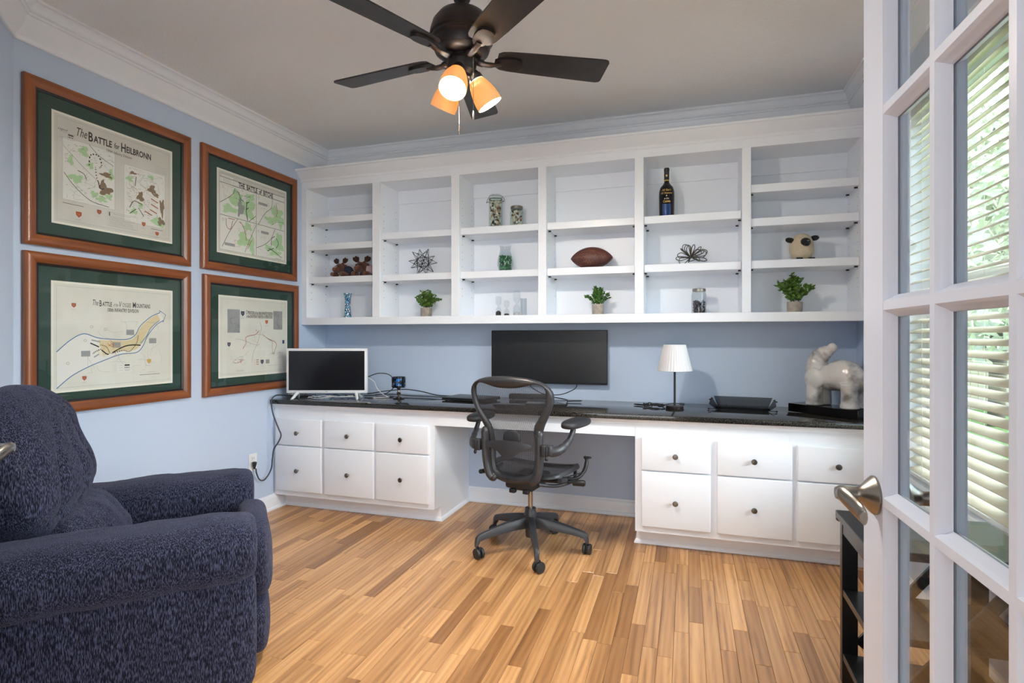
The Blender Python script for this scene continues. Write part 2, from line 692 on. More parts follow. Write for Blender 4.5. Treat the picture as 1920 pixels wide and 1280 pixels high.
# floor: oak strip planks, each its own piece
floor = thing('floor', (0, 0, 0), kind='structure')
obj('subfloor', box(B(), -.5, 5.2, -6.6, .12, -.06, -.0035), mat('subfloor_dark', (60, 38, 22), .8), floor)
PWD = .0572


def cam_px(x, y, z):
    v = (x - 2.739, y + 3.7753)
    f = v[0] * -.3002 + v[1] * .9539
    r = v[0] * .9539 + v[1] * .3002
    if f < .1:
        return None
    return 960 + 1044.1 * r / f, 630.72 - 1044.1 * (z - 1.1921) / f, f


planks = []
x = 0.
row = 0
while x < RW - .001:
    y = -.02 - random.random() * .5
    y0 = 0.
    yy = 0.
    while yy > YF - .1:
        L = random.choice((.24, .32, .4, .46, .55, .62, .75, .9)) * random.uniform(.85, 1.15)
        if yy == 0.:
            L *= random.uniform(.3, 1)
        y2 = max(yy - L, YF - .12)
        planks.append((x, min(x + PWD, RW), y2, yy))
        yy = y2
        if y2 <= YF - .119:
            break
    x += PWD
    row += 1


def plank_size(p):
    x0, x1, y0, y1 = p
    best = 0
    for k in range(5):
        q = cam_px((x0 + x1) / 2, y0 + (y1 - y0) * k / 4, 0)
        if q and -10 < q[0] < 1925 and q[1] < 1290:
            # hidden beneath the cabinets, the armchair or behind the door
            X, Y = (x0 + x1) / 2, y0 + (y1 - y0) * k / 4
            if (Y > -.48 and (X < 1.22 or X > 2.46)) or (X < 1.3 and X - Y > 1.8 and X + Y < -.9):
                continue
            best = max(best, (y1 - y0) * (1044 / q[2]) ** 2)
    return best


planks.sort(key=plank_size, reverse=True)


def add_plank(bm, p, lay, tone, dz):
    x0, x1, y0, y1 = p
    g = .0004
    b = .0012
    top = -.0002 + dz
    pts = [(x0 + g, y0 + g, -.0034), (x1 - g, y0 + g, -.0034), (x1 - g, y1 - g, -.0034), (x0 + g, y1 - g, -.0034),
           (x0 + g, y0 + g, top - b), (x1 - g, y0 + g, top - b), (x1 - g, y1 - g, top - b), (x0 + g, y1 - g, top - b),
           (x0 + g + b, y0 + g + b, top), (x1 - g - b, y0 + g + b, top), (x1 - g - b, y1 - g - b, top), (x0 + g + b, y1 - g - b, top)]
    F = [(0, 1, 5, 4), (1, 2, 6, 5), (2, 3, 7, 6), (3, 0, 4, 7), (4, 5, 9, 8), (5, 6, 10, 9), (6, 7, 11, 10), (7, 4, 8, 11), (8, 9, 10, 11)]
    vs, fs = quads(bm, pts, F)
    for v in vs:
        v[lay] = tone


def tone_pick():
    r = random.random()
    if r < .07:
        return random.uniform(.9, 1)
    if r < .25:
        return random.uniform(.12, .3)
    if r < .29:
        return random.uniform(0, .12)
    return random.uniform(.35, .85)


rest = B()
rl = rest.verts.layers.float.new('tone')
for i, p in enumerate(planks):
    if i < 298:
        bm = B()
        lay = bm.verts.layers.float.new('tone')
        add_plank(bm, p, lay, tone_pick(), random.uniform(-.0002, 0))
        obj('plank', bm, M['oak'], floor, norm=False)
    else:
        add_plank(rest, p, rl, tone_pick(), 0)
yh = YF - .12
xh = -.4
while xh < 5.1:
    yy = yh
    while yy > -6.5:
        L = random.uniform(.4, 1.2)
        add_plank(rest, (xh, xh + PWD, max(yy - L, -6.5), yy), rl, tone_pick(), 0)
        yy -= L
    xh += PWD
obj('smaller_planks', rest, M['oak'], floor, kind='stuff', norm=False)

# crown moulding and baseboards
room = [(RW, 0), (0, 0), (0, CY), (CX, YF), (RW, YF)]
CROWN = [(0, 2.465), (.010, 2.465), (.014, 2.470), (.014, 2.480), (.010, 2.486), (.013, 2.493), (.030, 2.512), (.043, 2.534), (.050, 2.560), (.052, 2.566),
         (.060, 2.568), (.062, 2.575), (.058, 2.580), (.068, 2.584), (.071, 2.590), (.071, 2.598), (.074, 2.608), (.082, 2.619), (.088, 2.622), (.092, 2.622), (.092, 2.634), (0, 2.634)]
obj('trim_crown', molding(B(), CROWN, room, True), M['white'], smooth=25, kind='structure')
BASE = [(0, 0), (.026, 0), (.026, .010), (.022, .018), (.014, .022), (.014, .078), (.011, .088), (.006, .094), (.005, .105), (0, .105)]
for nm, pa in (('baseboard_left', [(0, -.481), (0, CY), (CX, YF), (DX0 - .09, YF)]), ('baseboard_back', [(2.458, 0), (1.223, 0)]), ('baseboard_right', [(DX1 + .09, YF), (RW, YF), (RW, -.481)])):
    obj(nm, molding(B(), BASE, pa), M['white'], smooth=25, kind='structure')
bm = B()
box(bm, DX0 - .085, DX0, YF, YF + .018, 0, DZ + .085, .004)
box(bm, DX1, DX1 + .085, YF, YF + .018, 0, DZ + .085, .004)
box(bm, DX0, DX1, YF, YF + .018, DZ, DZ + .085, .004)
obj('trim_doorway', bm, M['white'], kind='structure')

# window in the right wall, behind the open door
win = thing('window_1', (RW, (WY0 + WY1) / 2, WZ0), kind='structure')
hw, hh = (WY1 - WY0) / 2, WZ1 - WZ0


def fr(name, y0, y1, z0, z1, x0, x1, m='white', b=.003):
    return obj(name, box(B(), x0, x1, y0, y1, z0, z1, b), M[m], win)


fr('casing', -hw - .07, -hw, -.02, hh + .07, -.018, -.0005)
fr('casing', hw, hw + .07, -.02, hh + .07, -.018, -.0005)
fr('casing', -hw, hw, hh, hh + .07, -.018, -.0005)
fr('sill', -hw - .09, hw + .09, -.045, -.02, -.05, -.0005)
fr('apron', -hw - .05, hw + .05, -.115, -.0455, -.014, -.0005)
fr('jamb', -hw, -hw + .02, 0, hh, .0, .14)
fr('jamb', hw - .02, hw, 0, hh, .0, .14)
fr('jamb', -hw + .02, hw - .02, hh - .02, hh, .0, .14)
fr('jamb', -hw + .02, hw - .02, 0, .02, .0, .14)
fr('mullion', -.04, .04, .02, hh - .02, .075, .14)
for s0, s1 in ((-hw + .02, -.04), (.04, hw - .02)):
    for z0, z1, xo in ((.02, hh / 2, .085), (hh / 2, hh - .02, .105)):
        bm = B()
        box(bm, xo, xo + .03, s0, s0 + .045, z0, z1)
        box(bm, xo, xo + .03, s1 - .045, s1, z0, z1)
        box(bm, xo, xo + .03, s0 + .045, s1 - .045, z0, z0 + .045)
        box(bm, xo, xo + .03, s0 + .045, s1 - .045, z1 - .045, z1)
        sa = obj('sash', bm, M['white'], win)
        obj('pane', box(B(), xo + .013, xo + .017, s0 + .044, s1 - .044, z0 + .044, z1 - .044), M['glass'], sa)

# blind
BY0, BY1 = WY0 + .028, WY1 - .028
blind = thing('window_blind', (RW + .036, (BY0 + BY1) / 2, WZ0 + .03), 'cream horizontal slat blind hanging in the window behind the open glazed door', 'blind')
bw = (BY1 - BY0) / 2
obj('headrail', box(B(), -.025, .025, -bw, bw, 1.66, 1.705, .003), M['tvwhite'], blind)
sl = B()
n = 6
top = []
for i in range(n + 1):
    t = -1 + 2 * i / n
    xx, zz = t * .0245, .004 * (1 - t * t)
    c_, s_ = math.cos(math.radians(24)), math.sin(math.radians(24))
    top.append((xx * c_ - zz * s_, -(xx * s_) * -1 + zz * c_))
poly = top + [(a, b - .0028) for a, b in top[::-1]]
prism(sl, [(a, b) for a, b in poly], 1, -bw, bw)
me0 = None
k = 0
zz = .035
while zz < 1.64:
    if me0 is None:
        o = obj('slat', sl, M['slat'], blind, smooth=30)
        me0 = o.data
    else:
        o = bpy.data.objects.new('slat', me0)
        COL.objects.link(o)
        o.parent = blind
    o.location = (0, 0, zz)
    zz += .0445
obj('bottom_rail', box(B(), -.024, .024, -bw, bw, 0.002, .018, .004), M['tvwhite'], blind)
for yy in (-bw + .16, -.25, .25, bw - .16):
    bm = B()
    for xo in (-.0262, .0262):
        tube(bm, [(xo, yy, .004), (xo, yy, 1.66)], .0009, 5)
    obj('ladder_cord', bm, M['cablewhite'], blind)
bm = B()
tube(bm, [(-.034, bw - .04, 1.66), (-.035, bw - .045, .80)], .0012, 5)
tube(bm, [(-.034, bw - .055, 1.66), (-.035, bw - .055, .80)], .0012, 5)
pc = obj('pull_cord', bm, M['cablewhite'], blind)
obj('tassel', lathe(B(), [(0, .805), (.005, .80), (.007, .785), (.005, .775), (.008, .76), (.009, .745), (.005, .738), (0, .737)], 12, None, -.036, bw - .05), M['tvwhite'], pc, smooth=40)

# garden outside
obj('ground', box(B(), 3.9, 40, -16, 40, -.6, -.5), M['grass'], kind='structure')


def tree(loc, h, r, label):
    t = thing('garden_tree', loc, label, 'tree', group='trees outside the window')
    bm = B()
    tube(bm, catmull([(0, 0, 0), (.05, .03, h * .3), (0, .1, h * .6), (.05, 0, h * .8)], 4), [.14, .12, .1, .06], 8)
    obj('trunk', bm, M['bark'], t, smooth=60)
    bm = B()
    rr = random.Random(h * 100)
    for i in range(3200):
        d = Vector((rr.gauss(0, 1), rr.gauss(0, 1), rr.gauss(0, 1))).normalized() * (rr.random() ** .4)
        c = Vector((d.x * r, d.y * r, h * .62 + d.z * r * 1.1))
        a = Vector((rr.gauss(0, 1), rr.gauss(0, 1), rr.gauss(0, 1))).normalized()
        b2 = a.orthogonal().normalized()
        s = rr.uniform(.08, .17) * r / 2
        quads(bm, [c - a * s, c + b2 * s * .5, c + a * s, c - b2 * s * .5], [(0, 1, 2, 3)])
    obj('foliage', bm, M['treeleaf'], t, kind='stuff', norm=False)


tree((6.6, 4.2, -.5), 5.0, 1.7, 'pale green garden tree nearest the window, seen between blind slats')
tree((8.3, 9.0, -.5), 7.2, 2.7, 'large pale green garden tree in front of the tan fence')
tree((12.6, 14.5, -.5), 9.0, 3.6, 'tallest pale green tree, beyond the tan fence')
tree((4.9, 15.5, -.5), 7.5, 2.6, 'pale green tree beyond the fence on the house side')
fence = thing('garden_fence', (8.6, 11.8, -.5), 'weathered tan board fence across the garden outside', 'fence', rz=PI / 2)
bd = B()
box(bd, -.011, .011, -.07, .07, 0, 1.55)
bo = obj('board', bd, M['siding'], fence)
for i in range(60):
    if i:
        c = bo.copy()
        COL.objects.link(c)
        c.parent = fence
        bo2 = c
    else:
        bo2 = bo
    bo2.location = (0, -5 + i * .15, 0)
obj('rail', box(B(), .0115, .05, -5.1, 3.95, 1.2, 1.29), M['siding'], fence)
obj('rail', box(B(), .0115, .05, -5.1, 3.95, .3, .39), M['siding'], fence)

# ------------------------------------------------------------------ wall-hung bookcase
FY = -.291
bc = thing('bookcase', (0, 0, 1.278), 'white built-in open bookcase hung along the back wall above the desk', 'bookcase')
OPEN = [(.044, .599), (.659, 1.209), (1.268, 1.819), (1.873, 2.431), (2.485, 3.042), (3.091, 3.646)]
Z0, Z1, ZT = 1.332, 2.285, 2.337
zo = 1.278
bm = B()
ZZ = lambda z: z - zo
e = .0005
box(bm, e, RW - e, FY + .02, -.001, ZZ(1.292), ZZ(Z0))          # bottom deck
obj('bottom_panel', bm, M['white'], bc)
obj('top_panel', box(B(), e, RW - e, FY + .02, -.001, ZZ(Z1), ZZ(ZT)), M['white'], bc)
obj('back_panel', box(B(), e, RW - e, -.012, -.001, ZZ(Z0), ZZ(Z1)), M['white'], bc)
edges = [(e, OPEN[0][0])] + [(OPEN[i][1], OPEN[i + 1][0]) for i in range(5)] + [(OPEN[5][1], RW - e)]
for a, b in edges:
    obj('divider', box(B(), a, b, FY + .02, -.012, ZZ(Z0), ZZ(Z1)), M['white'], bc)
    obj('stile', box(B(), a, b, FY, FY + .02, ZZ(Z0), ZZ(Z1), .0015, 1), M['white'], bc)
obj('bottom_rail', box(B(), e, RW - e, FY, FY + .02, 0, ZZ(Z0), .0015, 1), M['white'], bc)
obj('top_rail', box(B(), e, RW - e, FY, FY + .02, ZZ(Z1), ZZ(ZT) + .02, .0015, 1), M['white'], bc)
for a, b in OPEN:
    obj('hanging_cleat', box(B(), a, b, -.026, -.0122, ZZ(2.188), ZZ(Z1), .001, 1), M['white'], bc)
crown2 = [(0, ZZ(2.335)), (.006, ZZ(2.337)), (.010, ZZ(2.345)), (.010, ZZ(2.352)), (.014, ZZ(2.355)), (.030, ZZ(2.368)), (.045, ZZ(2.385)), (.058, ZZ(2.398)), (.062, ZZ(2.404)), (.074, ZZ(2.406)), (.076, ZZ(2.418)), (0, ZZ(2.418))]
obj('crown_moulding', molding(B(), crown2, [(RW - e, FY), (e, FY)]), M['white'], bc, smooth=25)
obj('dust_top', box(B(), e, RW - e, FY + .001, -.001, ZZ(2.40), ZZ(2.417)), M['white'], bc)
SH_OUT, SH_IN = (2.074, 1.878, 1.633), (1.929, 1.632)
pin = B()
box(pin, -.008, .008, -.004, .004, -.008, 0)
pinme = None
holes = B()
hr = .0032
for ci, (a, b) in enumerate(OPEN):
    for zt in (SH_OUT if ci in (0, 5) else SH_IN):
        obj('shelf', box(B(), a + .002, b - .002, -.268, -.0265 if zt > 2.1 else -.0125, ZZ(zt) - .046, ZZ(zt), .0015, 1), M['white'], bc)
        for px in (a + .0085, b - .0085):
            for py in (-.23, -.06):
                if pinme is None:
                    o = obj('shelf_pin', pin, M['black'], bc)
                    pinme = o.data
                else:
                    o = bpy.data.objects.new('shelf_pin', pinme)
                    COL.objects.link(o)
                    o.parent = bc
                o.location = (px, py, ZZ(zt) - .0465)
    for sx, xx in ((1, a), (-1, b)):
        for py in (-.235, -.06):
            zz = 1.47
            while zz < 2.17:
                cvs = [holes.verts.new((xx + sx * .0004, py + hr * math.cos(t * PI / 4), ZZ(zz) + hr * math.sin(t * PI / 4))) for t in range(8)]
                holes.faces.new(cvs)
                zz += .05
obj('peg_holes', holes, M['black'], bc, kind='stuff')

# ------------------------------------------------------------------ base cabinets, worktop
YC, CF = -.58, -.60


def knob(x, z, par):
    mx = Matrix.Translation((x, CF, z)) @ Matrix.Rotation(PI / 2, 4, 'X')
    obj('knob', lathe(B(), [(0, 0), (.006, 0), (.0055, .012), (.009, .015), (.0145, .018), (.015, .022), (.012, .0255), (0, .027)], 20, mx), M['darkmetal'], par, smooth=35)


def base_cabinet(x0, x1, cols, name_side, label):
    t = thing('base_cabinet', (x0, 0, 0), label, 'cabinet')
    L = x1 - x0
    bm = B()
    box(bm, 0, L, YC + .02, -.001, .1, .698)
    obj('carcass', bm, M['white'], t)
    obj('toe_kick', box(B(), 0, L, -.48, -.001, .0005, .1), M['white'], t)
    shoe = [(0, .001), (.014, .001), (.014, .006), (.010, .016), (.004, .024), (0, .026)]
    pa = [(L, -.002), (L, -.48), (0, -.48)] if name_side == 'left' else [(L, -.48), (0, -.48), (0, -.002)]
    obj('shoe_moulding', molding(B(), shoe, pa), M['white'], t, smooth=25)
    xs = [0] + [v for c in cols for v in (c[0] - x0, c[1] - x0)] + [L]
    for i in range(0, len(xs), 2):
        obj('stile', box(B(), xs[i] - (.012 if i else 0), xs[i + 1] + (.012 if i + 2 < len(xs) else 0), YC, YC + .02, .1, .698, .001, 1), M['white'], t)
    for i in range(1, len(xs) - 1, 2):
        for z0, z1 in ((.1, .145), (.435, .457), (.622, .698)):
            obj('rail', box(B(), xs[i] + .012, xs[i + 1] - .012, YC + .0005, YC + .02, z0, z1), M['white'], t)
    for a, b in cols:
        for z0, z1, kz in ((.449, .631, .536), (.135, .443, .281)):
            d = obj('drawer', box(B(), a - x0, b - x0, CF, YC - .0004, z0, z1, .006, 3), M['white'], t, smooth=40)
            knob((a + b) / 2 - x0, kz, d)
    return t


base_cabinet(.001, 1.222, [(.026, .398), (.419, .797), (.812, 1.189)], 'left', 'white six-drawer base cabinet under the white television')
base_cabinet(2.459, RW - .001, [(2.494, 2.86), (2.89, 3.257), (3.28, 3.65)], 'right', 'white six-drawer base cabinet under the table lamp and elephant sculpture')
ct = thing('worktop', (0, 0, .698), 'long glossy black granite desktop running the length of the back wall', 'countertop')
obj('slab', box(B(), .0008, RW - .0008, -.6232, -.001, .032, .062, .004, 2), M['granite'], ct, smooth=40)
cov = [(0, .0002), (.006, .0002), (.008, .010), (.014, .016), (.020, .024), (.022, .0318), (0, .0318)]
obj('cove_moulding', molding(B(), cov, [(RW - .001, YC), (.001, YC)]), M['white'], ct, smooth=25)
obj('support_rail', box(B(), .001, RW - .001, YC, YC + .05, .0002, .0318), M['white'], ct)
obj('apron', box(B(), 1.2225, 2.4585, YC, YC + .02, -.066, 0.0), M['white'], ct)
CT = .7602

# ------------------------------------------------------------------ framed maps on the left wall
PX = 0.0


def ribbon(bm, pts, w, d, wid, hei, close=False):
    P = [Vector((p[0] * wid, p[1] * hei)) for p in pts]
    n = len(P)
    L, R = [], []
    for i in range(n):
        a = P[i - 1] if i > 0 else (P[-1] if close else P[0])
        b = P[(i + 1) % n] if (i < n - 1 or close) else P[-1]
        t = (b - a)
        if t.length < 1e-9:
            t = Vector((1, 0))
        t.normalize()
        nn = Vector((-t.y, t.x)) * w / 2
        L.append(bm.verts.new((d, P[i].x + nn.x, P[i].y + nn.y)))
        R.append(bm.verts.new((d, P[i].x - nn.x, P[i].y - nn.y)))
    for i in range(n if close else n - 1):
        j = (i + 1) % n
        bm.faces.new((L[i], R[i], R[j], L[j]))


def flat_text(f, name, m):
    o = bpy.data.objects.new(name, f)
    COL.objects.link(o)
    dg = bpy.context.evaluated_depsgraph_get()
    me = bpy.data.meshes.new_from_object(o.evaluated_get(dg))
    bpy.data.objects.remove(o)
    me.materials.clear()
    me.materials.append(m)
    q = bpy.data.objects.new(name, me)
    COL.objects.link(q)
    return q


class Print:
    """flat print drawn on a sheet: local origin at the sheet's lower left, y to the right, z up"""

    def __init__(s, parent, d, y0, z0, wid, hei):
        s.par, s.d, s.wid, s.hei = parent, d, wid, hei
        s.y0, s.z0 = y0, z0
        s.b = {}
        s.lv = {'palewhite': 0, 'green': 1, 'tan': 1, 'brown': 2, 'grey': 2}
        s.n = 0

    def bmx(s, c):
        return s.b.setdefault(c, B())

    def dd(s, c):
        s.n += 1
        return s.d + .0002 + .0001 * s.lv.get(c, 3) + (s.n % 40) * 2e-6

    def line(s, c, pts, w=.0016, smooth=True, close=False):
        if smooth and len(pts) > 2:
            pts = [(p.x, p.y) for p in catmull([(q[0], q[1], 0) for q in pts], 5, close)]
        ribbon(s.bmx(c), pts, w, s.dd(c), s.wid, s.hei, close)

    def dash(s, c, pts, w=.003, n=14):
        P = [(p.x, p.y) for p in catmull([(q[0], q[1], 0) for q in pts], 12)]
        k = max(2, len(P) // n)
        for i in range(0, len(P) - 1, k):
            seg = P[i:i + max(2, k // 2 + 1)]
            if len(seg) > 1:
                ribbon(s.bmx(c), seg, w, s.dd(c), s.wid, s.hei)

    def poly(s, c, pts):
        bm = s.bmx(c)
        d = s.dd(c)
        bm.faces.new([bm.verts.new((d, u * s.wid, v * s.hei)) for u, v in pts])

    def blob(s, c, u, v, ru, rv, seed=0):
        r = random.Random(seed + u * 91 + v * 37)
        ph = [r.random() * 6 for _ in range(3)]
        pts = []
        for i in range(22):
            a = 2 * PI * i / 22
            k = 1 + .25 * math.sin(3 * a + ph[0]) + .18 * math.sin(5 * a + ph[1]) + .1 * math.sin(8 * a + ph[2])
            pts.append((u + ru * k * math.cos(a), v + rv * k * math.sin(a)))
        s.poly(c, pts)

    def rect(s, c, u0, v0, u1, v1, w=.0014):
        s.line(c, [(u0, v0), (u1, v0), (u1, v1), (u0, v1)], w, False, True)

    def fill(s, c, u0, v0, u1, v1):
        s.poly(c, [(u0, v0), (u1, v0), (u1, v1), (u0, v1)])

    def lines(s, c, u0, v0, u1, n, dv, w=.001, seed=1):
        r = random.Random(seed)
        for i in range(n):
            s.line(c, [(u0, v0 - i * dv), (u0 + (u1 - u0) * (r.uniform(.75, 1)), v0 - i * dv)], w, False)

    def crest(s, c, u, v, k=.02):
        a = s.wid / s.hei
        s.poly(c, [(u - k, v + k * a), (u + k, v + k * a), (u + k * .95, v - k * .2 * a), (u, v - k * 1.1 * a), (u - k * .95, v - k * .2 * a)])
        s.line('gold', [(u - k * .5, v + k * .5 * a), (u, v - k * .3 * a), (u + k * .5, v + k * .5 * a)], .002, False)
        s.lines('grey', u - k * 1.3, v - k * 1.9 * a, u + k * 1.3, 1, .01, .0012)

    def text(s, body, u, v, size, c='ink', align='CENTER', shear=0., bold=0., sp=1., name='lettering', u1=None):
        f = bpy.data.curves.new(name, 'FONT')
        f.body = body
        f.size = size
        f.align_x = align
        f.align_y = 'CENTER'
        f.shear = shear
        f.offset = bold
        f.space_character = sp
        f.resolution_u = 2
        o = flat_text(f, name, M['p_' + c])
        o.parent = s.par
        if u1 is not None:
            xs = [q.co.x for q in o.data.vertices]
            k = (u1 - u) * s.wid / (max(xs) - min(xs))
            x0 = min(xs)
            for q in o.data.vertices:
                q.co.x = (q.co.x - x0) * k
        o.location = (s.d + .0006, s.y0 + u * s.wid, s.z0 + v * s.hei)
        o.rotation_euler = (PI / 2, 0, PI / 2)

    def scribble(s, c, u0, v0, u1, v1, n, seed, w=.0009, L=.08):
        r = random.Random(seed)
        for i in range(n):
            u, v = r.uniform(u0, u1), r.uniform(v0, v1)
            a = r.random() * 6.3
            pts = [(u, v)]
            for k in range(4):
                a += r.uniform(-.8, .8)
                u = min(u1, max(u0, u + L * .3 * math.cos(a)))
                v = min(v1, max(v0, v + L * .3 * math.sin(a)))
                pts.append((u, v))
            s.line(c, pts, w)

    def ticks(s, c, u0, v0, u1, v1, n, seed, w=.0016):
        r = random.Random(seed)
        for i in range(n):
            u, v = r.uniform(u0, u1), r.uniform(v0, v1)
            s.line(c, [(u, v), (u + r.uniform(.01, .025), v + r.uniform(-.004, .004))], w, False)

    def done(s):
        for c, bm in s.b.items():
            o = obj('map_' + c + '_print', bm, M['p_' + c], s.par, norm=False)
            o.location = (0, s.y0, s.z0)


def picture(yc0, yc1, z0, z1, label, paper, sheet):
    w, h = yc1 - yc0, z1 - z0
    t = thing('framed_map', (0, (yc0 + yc1) / 2, z0), label, 'picture', group=None)
    fw = .047
    prof = [(.002, 0), (.022, 0), (.027, .006), (.029, .015), (.027, .028), (.022, .038), (.019, fw), (.006, fw)]   # (x out of wall, inward)
    Y0, Y1 = -w / 2, w / 2
    cs = [(Y0, 0), (Y1, 0), (Y1, h), (Y0, h)]
    inw = [(1, 1), (-1, 1), (-1, -1), (1, -1)]
    for i in range(4):
        j = (i + 1) % 4
        bm = B()
        A = [bm.verts.new((x, cs[i][0] + inw[i][0] * d, cs[i][1] + inw[i][1] * d)) for x, d in prof]
        C = [bm.verts.new((x, cs[j][0] + inw[j][0] * d, cs[j][1] + inw[j][1] * d)) for x, d in prof]
        n = len(prof)
        for k in range(n):
            q = (k + 1) % n
            bm.faces.new((A[k], A[q], C[q], C[k]))
        bm.faces.new(A[::-1])
        bm.faces.new(C)
        obj('frame_rail', bm, M['framewood_h' if i % 2 == 0 else 'framewood_v'], t, smooth=35)
    bm = B()
    f0, f1 = fw, fw + .011
    for i in range(4):
        j = (i + 1) % 4
        q = lambda k, d, x: (x, cs[k][0] + inw[k][0] * d, cs[k][1] + inw[k][1] * d)
        quads(bm, [q(i, f0, .018), q(j, f0, .018), q(j, f1, .014), q(i, f1, .014)], [(0, 1, 2, 3)])
        quads(bm, [q(i, f1, .014), q(j, f1, .014), q(j, f1, .008), q(i, f1, .008)], [(0, 1, 2, 3)])
    obj('inner_fillet', bm, M['fillet'], t)
    obj('matboard', box(B(), .002, .008, Y0 + fw, Y1 - fw, fw, h - fw), M['matboard'], t)
    y0, y1, s0, s1 = sheet
    y0 -= (yc0 + yc1) / 2
    y1 -= (yc0 + yc1) / 2
    s0 -= z0
    s1 -= z0
    obj('map_margin', box(B(), .0081, .0084, y0, y1, s0, s1), M['margin'], t)
    mg = .010
    obj('map_sheet', box(B(), .0085, .0088, y0 + mg, y1 - mg, s0 + mg, s1 - mg), M[paper], t)
    obj('picture_glass', box(B(), .0105, .0125, Y0 + fw + .002, Y1 - fw - .002, fw + .002, h - fw - .002), M['picglass'], t)
    return Print(t, .0088, y0 + mg, s0 + mg, y1 - y0 - 2 * mg, s1 - s0 - 2 * mg)


# map one
p = picture(-2.122, -1.278, 1.594, 2.333, 'cherry framed map titled The Battle for Heilbronn, upper one of the two by the corner', 'paper1', (-2.006, -1.39, 1.706, 2.218))
p.rect('grey', .02, .025, .98, .975, .0012)
p.text('The', .165, .885, .058, shear=.35, u1=.245)
p.text('B', .255, .875, .062, bold=.0012, u1=.29)
p.text('ATTLE', .295, .870, .044, bold=.0012, u1=.445)
p.text('for', .465, .87, .038, shear=.1, bold=.0006, u1=.51)
p.text('H', .525, .875, .062, bold=.0012, u1=.565)
p.text('EILBRONN', .572, .870, .044, bold=.0012, u1=.80)
p.text('100th Infantry Division', .40, .80, .02, shear=.2, u1=.62)
p.fill('palewhite', .06, .22, .47, .80)
p.rect('grey', .06, .22, .47, .80)
p.fill('palewhite', .55, .13, .94, .72)
p.rect('grey', .55, .13, .94, .72)
for i, (u, v, a, b) in enumerate([(.22, .72, .035, .05), (.12, .60, .02, .05), (.16, .44, .05, .04), (.36, .30, .04, .03), (.44, .56, .02, .06), (.42, .34, .03, .03), (.27, .60, .025, .03), (.30, .33, .03, .03)]):
    p.blob('green', u, v, a, b, i)
for i, (u, v, a, b) in enumerate([(.60, .58, .03, .03), (.64, .25, .03, .03), (.70, .33, .02, .03), (.80, .66, .03, .02)]):
    p.blob('green', u, v, a, b, i)
p.poly('green', [(.79, .19), (.86, .25), (.93, .22), (.93, .135), (.86, .15)])
for u, v, a, b in [(.40, .55, .045, .025), (.39, .40, .055, .05), (.37, .46, .02, .03), (.81, .53, .035, .045), (.85, .48, .03, .02), (.91, .36, .022, .09), (.90, .20, .035, .04), (.63, .65, .03, .015), (.70, .42, .03, .05)]:
    p.blob('brown', u, v, a, b, 4)
p.line('ink', [(.07, .47), (.15, .36), (.27, .26), (.42, .235)], .0026)
p.line('ink', [(.26, .80), (.34, .72), (.46, .66)], .002)
p.line('ink', [(.065, .72), (.2, .58), (.34, .46)], .0012)
p.dash('ink', [(.26, .60), (.27, .70), (.33, .72), (.36, .64), (.34, .60)], .006, 12)
p.dash('ink', [(.31, .60), (.32, .50), (.35, .42)], .006, 8)
p.line('ink', [(.33, .47), (.35, .40), (.38, .41)], .004)
p.line('ink', [(.17, .52), (.22, .50), (.24, .45)], .003)
p.scribble('grey', .08, .24, .45, .78, 34, 3)
p.ticks('ink', .08, .24, .44, .78, 34, 5, .0012)
p.scribble('grey', .57, .2, .92, .70, 30, 6)
p.scribble('red', .58, .3, .9, .66, 14, 7, .0009)
p.ticks('red', .58, .2, .9, .66, 20, 9, .0014)
p.ticks('ink', .57, .18, .9, .70, 26, 10, .0011)
p.scribble('brown', .60, .45, .78, .70, 12, 8, .001)
for pts in ([(.66, .62), (.65, .52)], [(.60, .28), (.64, .36), (.72, .34)], [(.60, .22), (.66, .28)], [(.68, .30), (.73, .22)]):
    p.line('ink', pts, .0035)
for u, v in ((.80, .43), (.80, .37), (.79, .31), (.74, .28)):
    p.line('red', [(u, v), (u + .07, v - .03)], .005, False)
p.text('Legend', .06, .865, .014, shear=.3)
p.rect('grey', .04, .79, .15, .845)
p.line('ink', [(.10, .83), (.14, .83)], .006, False)
p.dash('ink', [(.10, .81), (.12, .81), (.14, .81)], .006, 4)
p.rect('grey', .85, .74, .95, .80)
p.lines('grey', .86, .785, .94, 3, .015)
p.lines('ink', .06, .185, .26, 1, .01, .002)
p.lines('ink', .80, .105, .95, 1, .01, .002)
p.crest('crest', .18, .10, .022)
p.crest('red', .34, .165, .018)
p.crest('crest', .73, .135, .018)
p.crest('crest', .86, .06, .017)
p.rect('grey', .41, .055, .67, .19)
p.text('I', .425, .168, .022, bold=.0015)
p.lines('grey', .45, .175, .65, 1, .014, .0014)
p.lines('grey', .42, .15, .66, 7, .013, .0012)
p.done()

